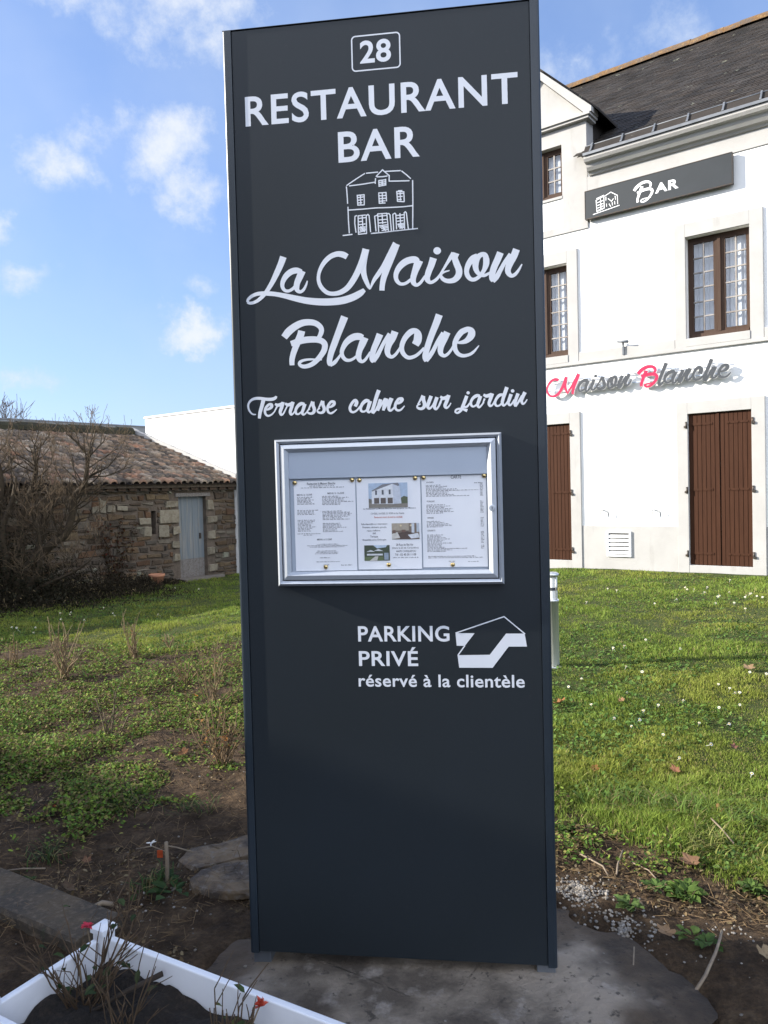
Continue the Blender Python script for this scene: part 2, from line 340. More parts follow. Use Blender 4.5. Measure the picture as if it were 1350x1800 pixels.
# ------------------------------------------------------------------ ground
def axis(a, b, step, far, n):
    core = np.arange(a, b + step / 2, step); out = np.geomspace(.5, far, n)
    return np.concatenate([(a - out)[::-1], core, b + out])
def micro(x, y):
    dig = 1 - sstep((np.hypot((np.asarray(x) - .12) / .95, (np.asarray(y) - 2.2) / .92) - .86) / .14)      # bedded footing
    return -.045 * dig + (1 - dig) * (((fbm(x * 5, y * 5, 4, 11) - .5) * .055 + (fbm(x * 22, y * 22, 2, 12) - .5) * .02) * bed_mask(x, y) + (fbm(x * 1.7, y * 1.7, 2, 13) - .5) * .03)
def build_ground():
    xs = axis(-6.5, 4.5, .035, 900, 34); ys = axis(1.5, 10.5, .035, 900, 34)
    X, Y = np.meshgrid(xs, ys); Z = TZ(X, Y); far = (np.abs(X) > 40) | (np.abs(Y) > 40)
    near = (X > -8) & (X < 6) & (Y > 0) & (Y < 14)
    Z = Z + np.where(near, micro(X, Y), 0)
    # keep the footing flat
    V = np.stack([X, Y, Z], -1).reshape(-1, 3); nx, ny = len(xs), len(ys)
    i = (np.arange(ny - 1)[:, None] * nx + np.arange(nx - 1)[None, :]).ravel()
    Fc = np.stack([i, i + 1, i + nx + 1, i + nx], -1)
    bm = bed_mask(V[:, 0], V[:, 1]); clay = sstep((fbm(V[:, 0] * 2, V[:, 1] * 2, 3, 21) - .35) / .3)
    tone = np.stack([bm, clay, np.zeros_like(bm)], -1)
    m = bpy.data.materials.new('ground_earth'); m.use_nodes = True; nt = m.node_tree; N = nt.nodes; L = nt.links
    b = N['Principled BSDF']; b.inputs['Roughness'].default_value = .97; b.inputs['Specular IOR Level'].default_value = .2
    at = N.new('ShaderNodeAttribute'); at.attribute_name = 'tone'; sep = N.new('ShaderNodeSeparateColor'); L.new(at.outputs['Color'], sep.inputs[0])
    tc = N.new('ShaderNodeTexCoord')
    def nz(s, d=7):
        n = N.new('ShaderNodeTexNoise'); n.inputs['Scale'].default_value = s; n.inputs['Detail'].default_value = d; n.inputs['Roughness'].default_value = .65
        L.new(tc.outputs['Object'], n.inputs['Vector']); return n
    def ramp(n, cols):
        r = N.new('ShaderNodeValToRGB'); e = r.color_ramp.elements
        while len(e) < len(cols): e.new(.5)
        for k, (p, c) in enumerate(cols): e[k].position = p; e[k].color = (*c, 1)
        L.new(n.outputs['Fac'], r.inputs[0]); return r.outputs[0]
    soil = ramp(nz(9), [(.3, (.020, .0125, .007)), (.5, (.056, .036, .020)), (.62, (.092, .061, .035)), (.75, (.15, .108, .07))])
    turf = ramp(nz(5), [(.3, (.022, .035, .008)), (.55, (.045, .065, .014)), (.75, (.085, .075, .03))])
    fine = ramp(nz(70, 3), [(.35, (.6, .6, .6)), (.65, (1.25, 1.2, 1.15))])
    mx = N.new('ShaderNodeMixRGB'); L.new(sep.outputs[0], mx.inputs[0]); L.new(turf, mx.inputs[1]); L.new(soil, mx.inputs[2])
    ml = N.new('ShaderNodeMixRGB'); ml.blend_type = 'MULTIPLY'; ml.inputs[0].default_value = .8; L.new(mx.outputs[0], ml.inputs[1]); L.new(fine, ml.inputs[2])
    L.new(ml.outputs[0], b.inputs['Base Color'])
    bp = N.new('ShaderNodeBump'); bp.inputs['Strength'].default_value = .9; bp.inputs['Distance'].default_value = .03; L.new(nz(45, 9).outputs['Fac'], bp.inputs['Height']); L.new(bp.outputs[0], b.inputs['Normal'])
    return struct(np_obj('ground', V, Fc, 4, m, tone, smooth=True))
build_ground()
def gz(x, y): return float(TZ(x, y) + micro(np.array([x]), np.array([y]))[0])


# ------------------------------------------------------------------ restaurant house
BAYS = (.46, -2.26, -4.98)
HX0, HX1, HT = -6.9, 2.35, 11.0                        # ends and depth of the house
RM = .725                                              # roof slope
def build_house():
    H = thing('house', 'white rendered restaurant house with slate roof, brown shutters and small-paned windows', 'house', tuple(H_O), -HA)
    # --- wall with window and door openings
    ops = []
    for c in BAYS: ops += [(c - .435, c + .435, 3.72, 5.20), (c - .435, c + .435, .385, 2.62)]
    dz0, dz1 = 6.285, 7.10; dc = BAYS[1]
    ops.append((dc - .38, dc + .38, dz0, dz1))
    w = MB(); xs = sorted({HX0, HX1, *[o[0] for o in ops], *[o[1] for o in ops]}); zs = sorted({-.4, 6.66, *[o[2] for o in ops], *[o[3] for o in ops if o[3] < 6]})
    for i in range(len(xs) - 1):
        for j in range(len(zs) - 1):
            mx, mz = (xs[i] + xs[i + 1]) / 2, (zs[j] + zs[j + 1]) / 2
            if any(a < mx < b and c < mz < d for a, b, c, d in ops): continue
            w.quad((xs[i], 0, zs[j]), (xs[i + 1], 0, zs[j]), (xs[i + 1], 0, zs[j + 1]), (xs[i], 0, zs[j + 1]))
    for a, b, c, d in ops:                              # reveals
        if c > 6: continue
        dd = .16
        w.quad((a, 0, c), (a, 0, d), (a, dd, d), (a, dd, c)); w.quad((b, 0, d), (b, 0, c), (b, dd, c), (b, dd, d))
        w.quad((a, 0, d), (b, 0, d), (b, dd, d), (a, dd, d)); w.quad((b, 0, c), (a, 0, c), (a, dd, c), (b, dd, c))
    rz = 6.66 + RM * (HT / 2 + .1)
    for x, sg in ((HX0, -1), (HX1, 1)):                 # gable ends
        w.add([(x, 0, -.4), (x, HT, -.4), (x, HT, 6.66), (x, HT / 2, rz - .12), (x, 0, 6.66)], [(0, 1, 2, 3, 4)])
    w.quad((HX1, HT, -.4), (HX0, HT, -.4), (HX0, HT, 6.66), (HX1, HT, 6.66))
    w.obj('wall', MT['stucco'], H)
    # --- cream render: plinth, band, surrounds, frieze
    T = MT['trim']
    cuts = sorted([HX0] + [v for c in BAYS for v in (c - .595, c + .61)] + [HX1])
    for k in range(0, len(cuts), 2):
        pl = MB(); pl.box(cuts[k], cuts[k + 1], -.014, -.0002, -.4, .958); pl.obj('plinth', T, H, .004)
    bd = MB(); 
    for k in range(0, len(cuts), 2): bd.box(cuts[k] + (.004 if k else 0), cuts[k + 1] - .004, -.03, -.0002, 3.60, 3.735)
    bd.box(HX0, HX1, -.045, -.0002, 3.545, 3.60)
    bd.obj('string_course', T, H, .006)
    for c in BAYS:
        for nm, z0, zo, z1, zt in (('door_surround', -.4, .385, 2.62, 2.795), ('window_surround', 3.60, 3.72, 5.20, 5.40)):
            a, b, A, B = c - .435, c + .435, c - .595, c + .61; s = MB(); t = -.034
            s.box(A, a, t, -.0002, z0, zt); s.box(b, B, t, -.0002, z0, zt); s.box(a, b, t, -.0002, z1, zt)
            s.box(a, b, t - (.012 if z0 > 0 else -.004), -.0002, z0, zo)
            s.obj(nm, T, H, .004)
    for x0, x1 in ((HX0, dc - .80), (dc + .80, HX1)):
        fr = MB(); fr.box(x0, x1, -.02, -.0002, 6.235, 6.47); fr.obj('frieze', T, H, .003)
    # --- moulded cornice, left and right of the dormer
    for x0, x1 in ((HX0 - .05, dc - .85), (dc + .85, HX1 + .05)):
        prof = [(0, 6.46), (.05, 6.47), (.07, 6.50), (.12, 6.515), (.16, 6.56), (.17, 6.60), (.24, 6.615), (.27, 6.655), (.27, 6.69), (0, 6.69)]
        cb = MB(); n = len(prof)
        cb.add([(x, -.0002 - a, z) for x in (x0, x1) for a, z in prof], [(i, (i + 1) % n, n + (i + 1) % n, n + i) for i in range(n)] + [tuple(range(n))[::-1], tuple(range(n, 2 * n))])
        cb.obj('cornice', T, H)
        g = MB()                                        # zinc gutter lying on the roof foot
        g.box(x0, x1, -.30, -.275, 6.695, 6.735); g.add([(x, y, z) for x in (x0, x1) for y, z in ((-.275, 6.735), (-.19, 6.87), (-.175, 6.86), (-.26, 6.73))], [(0, 1, 5, 4), (1, 2, 6, 5), (2, 3, 7, 6), (0, 4, 7, 3), (0, 3, 2, 1), (4, 5, 6, 7)], 1, (.9, .9, .9))
        g.tube([(x0, -.19, 6.872), (x1, -.19, 6.872)], .009, 6)
        go = g.obj('gutter', [MT['zinc'], MT['slate']], H)
        x = x0 + .12
        while x < x1:
            br = MB()
            br.box(x - .015, x + .015, -.305, -.20, 6.74, 6.755); br.box(x - .013, x + .013, -.208, -.172, 6.86, 6.893)
            br.add([(x + a, y, z) for a in (-.012, .012) for y, z in ((-.30, 6.745), (-.205, 6.895), (-.19, 6.885), (-.285, 6.74))], [(0, 1, 5, 4), (1, 2, 6, 5), (2, 3, 7, 6), (0, 4, 7, 3)]); x += .48
            br.obj('gutter_bracket', MT['zinc'], go)
    # --- slate roof: every slate laid in the one roof mesh
    r = MB(); s2 = math.hypot(1, RM); cs, sn = 1 / s2, RM / s2
    z0, y0 = 6.72, -.24; slope_len = (HT / 2 - y0) * s2
    def at(sl, x, up=0): return (x, y0 + sl * cs - up * sn, z0 + sl * sn + up * cs)
    row = 0; sl = 0.0; ex = .115; wd = .21
    while sl < slope_len - .03:
        x = HX0 - .08 + (wd / 2 if row % 2 else 0)
        while x < HX1 + .08:
            a, b = x + random.uniform(0, .004), min(x + wd, HX1 + .09) - random.uniform(.002, .006)
            yy = y0 + sl * cs; zz = z0 + sl * sn
            half = .80 + .02 - max(0, (zz - 7.42) / .95 * .80) * 1.0   # under the dormer roof
            if abs(x + wd / 2 - dc) < max(0.0, half - .12) and zz < 8.3: x += wd; continue
            k = random.uniform(.72, 1.28); wm = random.uniform(-.06, .06); t0 = (k * (1 + wm), k, k * (1 - wm)); j = random.uniform(-.004, .004); l = random.uniform(-.003, .005)
            r.add([at(sl + j, a, .013 + l), at(sl + j, b, .013 + l * .4), at(sl + ex * 2.0, b, .001), at(sl + ex * 2.0, a, .001), at(sl + j, a, .0), at(sl + j, b, .0)], [(0, 1, 2, 3), (4, 5, 1, 0)], 0, t0)
            x += wd
        sl += ex; row += 1
    rh = z0 + RM * (HT / 2 - y0)
    r.add([(HX0 - .08, HT / 2, rh), (HX1 + .08, HT / 2, rh), (HX1 + .08, HT + .24, 6.72), (HX0 - .08, HT + .24, 6.72)], [(3, 2, 1, 0)], 0)
    roof = r.obj('roof', MT['slate'], H)
    rd = MB(); x = HX0 - .08
    while x < HX1 + .08:                                # lichen covered ridge tiles
        e = random.uniform(-.012, .012); n = 7
        vs = [(xx, HT / 2 + .17 * math.cos(math.pi * k / n), rh - .05 + .17 * math.sin(math.pi * k / n) + e * (1 if xx == x else .2)) for xx in (x, x + .335) for k in range(n + 1)]
        rd.add(vs, [(k, k + 1, n + 2 + k, n + 1 + k) for k in range(n)] + [tuple(range(n + 1))], 0, (1, 1, 1), False); x += .33
    rd.obj('ridge', MT['lichen'], roof)
    ch = MB(); ch.box(.34, 1.15, HT / 2 - .3, HT / 2 + .3, rh - .4, rh + 1.15); ch.box(.28, 1.21, HT / 2 - .36, HT / 2 + .36, rh + 1.15, rh + 1.27)
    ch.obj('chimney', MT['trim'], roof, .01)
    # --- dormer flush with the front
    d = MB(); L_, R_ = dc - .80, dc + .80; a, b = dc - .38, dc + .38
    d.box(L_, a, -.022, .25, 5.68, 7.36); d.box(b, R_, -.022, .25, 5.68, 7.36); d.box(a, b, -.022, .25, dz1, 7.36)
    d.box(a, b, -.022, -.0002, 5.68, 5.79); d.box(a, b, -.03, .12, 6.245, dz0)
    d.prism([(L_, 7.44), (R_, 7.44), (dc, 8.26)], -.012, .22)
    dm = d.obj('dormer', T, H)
    pn = MB(); pn.box(a, b, -.008, -.0002, 5.79, 6.245); pn.obj('apron_panel', MT['stucco'], dm)
    cn = MB(); cn.box(L_ - .07, R_ + .07, -.10, .20, 7.36, 7.40); cn.box(L_ - .10, R_ + .10, -.13, .20, 7.40, 7.44)
    for sg in (-1, 1):                                  # raking mouldings
        x1 = dc + sg * .92; poly = [(x1, 7.442), (x1, 7.52), (dc, 8.40), (dc, 8.27), (dc + sg * .81, 7.442)]
        cn.prism(poly if sg < 0 else poly[::-1], -.10, .18)
    cn.obj('pediment_moulding', T, dm)
    rf = MB()
    for sg in (-1, 1):
        e, t = dc + sg * 1.0, dc
        rf.add([(e, -.02, 7.46), (t, -.02, 8.42), (t, 2.35, 8.42), (e, 1.15, 7.46), (e, -.02, 7.50), (t, -.02, 8.46), (t, 2.35, 8.46), (e, 1.15, 7.50)],
               [(0, 1, 2, 3), (4, 7, 6, 5), (0, 4, 5, 1), (0, 3, 7, 4)], 0)
    rf.obj('dormer_roof', MT['slate'], dm)
    for sg in (-1, 1):
        ck = MB()                                  # slate cheeks behind the white front
        x = dc + sg * .78
        ck.add([(x, .24, 6.9), (x, 1.15, 7.58), (x, 1.15, 7.47), (x, .24, 7.47)], [(0, 1, 2, 3)]); ck.obj('cheek', MT['slate'], dm)
    for sg in (-1, 1):
        fl = MB()
        x = dc + sg * .83; e = dc + sg * 1.02
        fl.add([(x, .02, 6.80), (x + sg * .10, .02, 6.885), (x + sg * .10, 1.1, 7.72 - .03), (x, 1.1, 7.68 - .03)], [(0, 1, 2, 3)])
        fl.add([(e, .95, 7.505), (e, 1.45, 7.79), (e - sg * .25, 1.45, 7.80), (e + sg * .03, 1.20, 7.66)], [(0, 1, 2, 3)])
        fl.obj('flashing', MT['zinc'], dm)
    # --- windows
    def window(c, z0, z1, w2, rows, parent, inset=.11):
        f = MB(); a, b = c - w2, c + w2; y0, y1 = inset, inset + .05
        f.box(a, a + .045, y0, y1, z0, z1); f.box(b - .045, b, y0, y1, z0, z1); f.box(a + .045, b - .045, y0, y1, z1 - .05, z1); f.box(a + .045, b - .045, y0 - .02, y1, z0, z0 + .075)
        f.box(c - .052, c + .052, y0 - .008, y1 - .004, z0 + .075, z1 - .05); f.box(c - .022, c + .022, y0 - .028, y0 - .008, z0 + .075, z1 - .05)
        for l, r_ in ((a + .045, c - .052), (c + .052, b - .045)):
            f.box(l, l + .028, y0 + .004, y1 - .004, z0 + .075, z1 - .05); f.box(r_ - .028, r_, y0 + .004, y1 - .004, z0 + .075, z1 - .05)
            f.box(l + .028, r_ - .028, y0 + .004, y1 - .004, z0 + .075, z0 + .115); f.box(l + .028, r_ - .028, y0 + .004, y1 - .004, z1 - .085, z1 - .05)
            m = (l + r_) / 2; f.box(m - .010, m + .010, y0 + .008, y1 - .012, z0 + .115, z1 - .085, 1)
            for k in range(1, rows):
                zz = z0 + .115 + (z1 - z0 - .2) * k / rows
                f.box(l + .028, m - .010, y0 + .009, y1 - .013, zz - .010, zz + .010, 1); f.box(m + .010, r_ - .028, y0 + .009, y1 - .013, zz - .010, zz + .010, 1)
        wo = f.obj('window', [MT['frame_wood'], MT['muntin']], parent) if parent is H else f.obj('dormer_window', [MT['frame_wood'], MT['muntin']], parent)
        if parent is H:
            p = MB(); p.quad((a + .04, y0 + .026, z0 + .08), (b - .04, y0 + .026, z0 + .08), (b - .04, y0 + .026, z1 - .06), (a + .04, y0 + .026, z1 - .06)); p.obj('pane', MT['pane'], wo)
            q = MB(); n = 70; xs = np.linspace(a + .03, b - .03, n)
            yy = y1 + .07 + .018 * np.sin((xs - a) * 60 + 2 * np.sin((xs - a) * 13)) + .008 * np.sin((xs - a) * 131)
            q.add([(x, y, z) for z in (z0, z1) for x, y in zip(xs, yy)], [(k, k + 1, n + k + 1, n + k) for k in range(n - 1)], 0, (1, 1, 1), True); q.obj('curtain', MT['curtain'], wo)
            rm = MB(); rm.box(a - .3, b + .3, y1 + .5, y1 + .52, z0 - .3, z1 + .3); rm.obj('room_back', MT['room'], wo)
        else:
            p = MB(); p.quad((a + .04, y0 + .026, z0 + .08), (b - .04, y0 + .026, z0 + .08), (b - .04, y0 + .026, z1 - .06), (a + .04, y0 + .026, z1 - .06)); p.box(a + .02, b - .02, y1 + .05, y1 + .06, z0 + .02, z1 - .02, 1); p.obj('dormer_pane', [MT['pane'], MT['curtain']], dm)
    for c in BAYS: window(c, 3.72, 5.20, .435, 6, H)
    window(dc, dz0, dz1, .38, 3, dm, .09)
    # --- closed plank shutters over the ground floor doors
    for c in BAYS:
        for sg in (-1, 1):
            s = MB(); e, m = c + sg * .432, c + sg * .004; n = 7; lo, hi = min(e, m), max(e, m); z0, z1 = .392, 2.612
            s.box(lo, hi, .028, .05, z0, z1)
            for k in range(n):
                s.box(lo + (hi - lo) * k / n + .003, lo + (hi - lo) * (k + 1) / n - .003, .012, .028, z0, z1)
            if sg < 0: s.box(m - .035, m + .003, .0, .012, z0, z1)
            so = s.obj('shutter', MT['wood'], H, .0025)
            for z in (.56, 1.50, 2.46):
                h = MB(); h.box(*sorted((e + sg * -.005, e - sg * .335)), .004, .0118, z - .016, z + .016)
                for u in (.05, .18, .30): h.box(e - sg * u - .008, e - sg * u + .008, -.002, .004, z - .008, z + .008)
                h.obj('strap_hinge', MT['wood'], so)
                g = MB(); g.tube([(e + sg * .02, -.04, z - .05), (e + sg * .02, -.04, z + .045)], .014, 8); g.box(*sorted((e + sg * .02, e + sg * .05)), -.058, -.034, z - .045, z - .015)
                g.obj('hinge_pin', MT['iron'], so)
    # --- louvred vent and the two wall hooks
    v = MB(); a, b, z0, z1 = -1.235, -.845, .475, .875
    v.box(a, a + .03, -.045, -.0142, z0, z1); v.box(b - .03, b, -.045, -.0142, z0, z1); v.box(a + .03, b - .03, -.045, -.0142, z0, z0 + .03); v.box(a + .03, b - .03, -.045, -.0142, z1 - .03, z1)
    vo = v.obj('vent', MT['white_edge'], H, .004)
    l = MB()
    for k in range(5):
        z = z0 + .045 + k * .064
        l.add([(x, y, zz) for x in (a + .03, b - .03) for y, zz in ((-.042, z), (-.036, z - .004), (-.018, z + .036), (-.024, z + .042))], [(0, 1, 2, 3), (7, 6, 5, 4), (0, 3, 7, 4), (1, 5, 6, 2), (0, 4, 5, 1), (3, 2, 6, 7)])
    l.obj('louvre', MT['white_edge'], vo)
    bk = MB(); bk.box(a + .03, b - .03, -.0165, -.0145, z0 + .03, z1 - .03); bk.obj('vent_back', MT['dark'], vo)
    for x, z in ((-1.31, 1.205), (-.50, 1.205)):
        h = MB(); h.tube([(x, 0, z), (x, -.07, z + .005), (x + .04, -.075, z + .008), (x + .12, -.07, z - .02), (x + .13, -.07, z - .09)], .007, 6); h.tube([(x, -.07, z), (x, -.07, z - .07)], .007, 6)
        h.obj('shutter_stay', MT['zinc'], H)
    return H
build_house()

# ------------------------------------------------------------------ stone shed, white building and flat-roofed building
def shl(x, y, off=0.0):                                # survey point -> (along wall, z) on the shed front
    p = plane_hit(x, y, SH_O + H_U * off, H_U); return float(np.dot(p - SH_O, D2)), float(p[2])
SHEND = 1.10
def build_shed():
    S = thing('stone_shed', 'old rubble stone shed with clay tile roof and faded blue door', 'shed', tuple(SH_O), R(90) - HA)
    X0, X1, ZB, ZT = -9.5, SHEND - .01, -.35, 1.86
    da, db, dt = -.385, .31, 1.585                     # door opening
    sa, sb, s0, s1 = -1.04, -.93, .86, 1.32            # slit window
    w = MB()
    xs = sorted([X0, sa, sb, da, db, X1]); zs = sorted([ZB, s0, s1, dt, ZT])
    for i in range(len(xs) - 1):
        for j in range(len(zs) - 1):
            mx, mz = (xs[i] + xs[i + 1]) / 2, (zs[j] + zs[j + 1]) / 2
            if (da < mx < db and mz < dt) or (sa < mx < sb and s0 < mz < s1): continue
            w.quad((xs[i], 0, zs[j]), (xs[i + 1], 0, zs[j]), (xs[i + 1], 0, zs[j + 1]), (xs[i], 0, zs[j + 1]), 1)
    for a, b, c, d in ((da, db, ZB, dt), (sa, sb, s0, s1)):
        w.quad((a, 0, c), (a, 0, d), (a, .3, d), (a, .3, c), 1); w.quad((b, 0, d), (b, 0, c), (b, .3, c), (b, .3, d), 1); w.quad((a, 0, d), (b, 0, d), (b, .3, d), (a, .3, d), 1); w.quad((b, 0, c), (a, 0, c), (a, .3, c), (b, .3, c), 1)
    w.quad((X1, 0, ZB), (X1, 4.5, ZB), (X1, 4.5, ZT + 1.2), (X1, 0, ZT), 1)
    rnd = random.Random(3)
    pal = [(.12, .08, .045), (.14, .095, .055), (.095, .068, .046), (.115, .10, .08), (.075, .06, .045), (.15, .11, .065), (.16, .14, .11), (.11, .062, .034)]
    z = ZB
    while z < ZT - .02:
        h = min(rnd.uniform(.06, .15), ZT - z); x = X0 + rnd.uniform(-.2, 0)
        while x < X1:
            l = rnd.uniform(.09, .36); a, b = max(x, X0), min(x + l, X1); x += l
            hh = h * rnd.uniform(.72, 1.12)
            for lo, hi in ([(a, b)]):
                segs = [(lo, hi)]
                for (p, q, c, d) in ((da - .17, db + .17, -9, dt + .08), (sa - .02, sb + .02, s0 - .02, s1 + .03)):
                    if z + hh > c and z < d:
                        new = []
                        for (u, v) in segs:
                            if v <= p or u >= q: new.append((u, v))
                            else:
                                if u < p: new.append((u, p))
                                if v > q: new.append((q, v))
                        segs = new
                for u, v in segs:
                    if v - u < .05: continue
                    g = .011; pr = rnd.uniform(.008, .04); c = rnd.choice(pal); k = rnd.uniform(.75, 1.3); c = tuple(t * k for t in c)
                    if rnd.random() < .025: c = (.30, .30, .235)
                    j = lambda: rnd.uniform(-.022, .022)
                    A = [(u + g + j(), .004, z + g + j()), (v - g + j(), .004, z + g + j()), (v - g + j(), .004, z + hh - g + j()), (u + g + j(), .004, z + hh - g + j())]
                    e = .013; B = [(A[0][0] + e, -pr, A[0][2] + e), (A[1][0] - e, -pr - j() * .5, A[1][2] + e), (A[2][0] - e, -pr, A[2][2] - e), (A[3][0] + e, -pr - j() * .5, A[3][2] - e)]
                    w.add(A + B, [(4, 5, 6, 7), (0, 1, 5, 4), (1, 2, 6, 5), (2, 3, 7, 6), (3, 0, 4, 7)], 0, c)
        z += h
    w.obj('wall', [MT['rubble'], MT['mortar']], S)
    # pale dressed stones beside door and slit
    for u, v, z0, z1 in ((.33, .50, 1.30, 1.50), (.32, .56, 1.02, 1.16), (.34, .52, .70, .86), (.32, .47, .36, .50), (.33, .52, .02, .16),
                         (-.88, -.42, 1.05, 1.32), (-.90, -.66, .80, 1.03), (-.55, -.40, .84, .99), (-.60, -.40, .56, .70), (-.56, -.40, .30, .43),
                         (-1.33, -1.06, 1.06, 1.18), (-1.24, -1.07, .82, 1.02), (-.72, -.42, 1.37, 1.50), (-2.15, -2.02, 1.33, 1.60), (-2.0, -1.86, 1.33, 1.46), (-2.3, -2.17, 1.33, 1.45), (-1.80, -1.58, 1.36, 1.44)):
        q = MB(); k = rnd.uniform(.8, 1.05); q.box(u, v, -.045, .004, z0, z1, 0, (.29 * k, .26 * k, .20 * k), .02); q.obj('quoin', MT['rubble'], S, .008)
    l = MB(); l.box(da - .08, db + .10, -.03, .2, dt, dt + .07, 0, (1, 1, 1), .006); l.obj('lintel', MT['grey_wood'], S)
    st = MB(); st.box(da - .12, db + .2, -.30, .1, -.30, -.075, 0, (.2, .18, .16), .012); st.obj('doorstep', MT['rubble'], S, .01)
    dr = MB()
    for k in range(5):
        a = da + (db - da) * k / 5; dr.box(a + .002, a + (db - da) / 5 - .002, .10 + random.uniform(0, .004), .13, .30, dt)
        dr.box(a + .002, a + (db - da) / 5 - .002, .10 + random.uniform(0, .004), .13, -.08, .296, 1)
    do = dr.obj('door', [MT['blue_door'], MT['grey_wood']], S)
    hd = MB(); hd.box(db - .12, db - .08, .08, .10, .70, .82); hd.obj('handle', MT['iron'], do)
    sl = MB(); sl.box(sa - .1, sb + .1, .31, .32, s0 - .1, s1 + .1); sl.obj('slit_window', MT['dark'], S)
    # corbelled eaves
    cb = MB(); cb.box(X0, X1, -.07, -.002, 1.70, 1.765, 0, (.10, .085, .07)); cb.box(X0, X1, -.16, -.002, 1.768, 1.84, 0, (.12, .095, .072)); x = X0
    while x < X1 - .2:
        cb.box(x, x + .16, -.12, -.071, 1.715, 1.766, 0, (.09, .06, .04), .006); x += .24
    cb.obj('eaves', MT['rubble'], S)
    # barrel tile roof
    m, q0, z0, QR = .335, -.27, 1.865, 3.42
    cs, sn = 1 / math.hypot(1, m), m / math.hypot(1, m)
    t = MB(); t.add([(X0, q0 + .03, z0 - .035), (X1, q0 + .03, z0 - .035), (X1, QR, z0 - .035 + m * (QR - q0)), (X0, QR, z0 - .035 + m * (QR - q0))], [(0, 1, 2, 3)], 0, (.2, .17, .15))
    ncol = int((X1 - X0) / .158); nrow = int((QR - q0) / cs / .29)
    for i in range(ncol):
        x = X1 - .10 - i * .158; wob = random.uniform(-.008, .008)
        for j in range(nrow):
            s = j * .29 + random.uniform(-.022, .022); r0, r1 = .078, .062; L_ = .37; n = 6; dx = wob + random.uniform(-.010, .010); sk = random.uniform(-.012, .012); lift = random.uniform(0, .012)
            vs = []
            for (a, r, u) in ((s, r0, .016 + lift), (s + L_, r1, -.006)):
                for k in range(n + 1):
                    th = math.pi * k / n; up = u + r * 1.0 * math.sin(th)
                    vs.append((x + dx + (sk if a > s else 0) - r * math.cos(th), q0 + a * cs - up * sn, z0 - .03 + a * sn + up * cs))
            inner = [(v[0] * .0 + x + dx - (r0 - .016) * math.cos(math.pi * k / n), q0 + s * cs - (.016 + lift + (r0 - .016) * .8 * math.sin(math.pi * k / n)) * sn, z0 - .03 + s * sn + (.002 + lift + (r0 - .016) * .8 * math.sin(math.pi * k / n)) * cs) for k, v in enumerate(vs[:n + 1])]
            b = rnd.random(); k = rnd.uniform(.75, 1.25)
            c = (1.15, .86, .72) if b < .03 + .2 * (j < 2) else (1.10, .93, .80) if b < .24 else (.55, .53, .52) if b < .52 else (1.15, 1.15, 1.10) if b < .8 else (.8, .72, .62)
            if rnd.random() < .02: c = (1.25, .82, .64)
            t.add(vs + inner, [(q, q + 1, n + 2 + q, n + 1 + q) for q in range(n)] + [(q, 2 * n + 2 + q, 2 * n + 3 + q, q + 1) for q in range(n)], 0, tuple(k * v for v in c), True)
    ro = t.obj('roof', MT['tile'], S)
    rd = MB(); zr = z0 + m * (QR - q0); x = X0
    while x < X1 - .45:
        n = 6; e = random.uniform(-.01, .015)
        vs = [(xx, QR + .17 * math.cos(math.pi * k / n), zr - .02 + e + .19 * math.sin(math.pi * k / n)) for xx in (x, x + .41) for k in range(n + 1)]
        rd.add(vs, [(k, n + 1 + k, n + 2 + k, k + 1) for k in range(n)]); x += .40
    rd.obj('ridge', MT['moss'], ro)
    vg = MB(); n = 14
    for k in range(n):
        a, b = q0 + .1 + (QR - q0 + .1) * k / n, q0 + .1 + (QR - q0 + .1) * (k + 1) / n; j = random.uniform(-.012, .012)
        vg.add([(x, y, z0 + m * (y - q0) + u) for x in (X1 - .10, X1 - .001) for y in (a, b - .004) for u in (.03, .12 + j)], [(0, 1, 3, 2), (4, 6, 7, 5), (0, 2, 6, 4), (1, 5, 7, 3), (0, 4, 5, 1), (2, 3, 7, 6)])
    vg.obj('verge', MT['trim'], ro)
    return S
build_shed()

def build_white_building():
    o = SH_O + D2 * SHEND                               # its long white face is in line with the restaurant front
    B = thing('white_building', 'low white rendered building with flat roof behind the stone shed', 'building', tuple(o), -HA)
    # local x along H_U, y along D2 ; the face is y = 0
    x0, x1 = -3.12, 2.44; zt = 3.47
    w = MB(); w.box(x0, x1, .002, 7.0, -.6, zt); w.obj('wall', MT['white_wall'], B)
    c = MB(); c.box(x0 - .02, x1, -.025, 7.0, zt + .002, zt + .05); c.obj('coping', MT['white_wall'], B, .006)
    G = thing('flat_roofed_building', 'long grey building with flat metal-edged roof beyond the shed ridge', 'building', tuple(o + H_U * (x0 - 6.0)), -HA)
    zt = float(plane_hit(200, 746, o + H_U * (x0 - 6.0), H_U)[2]); print('fascia top', zt)
    g = MB(); g.box(-9, -.01, -60, 40, -.6, zt - .2); g.obj('wall', MT['grey_clad'], G)
    f = MB(); y = -60.0
    while y < 40: f.box(-.01, .03, y, y + 1.19, zt - .62, zt - .042); y += 1.2
    f.obj('fascia', MT['grey_clad'], G)
    f = MB(); f.box(-9, .05, -60, 40.0, zt - .04, zt); f.obj('roof', MT['zinc'], G)
build_white_building()

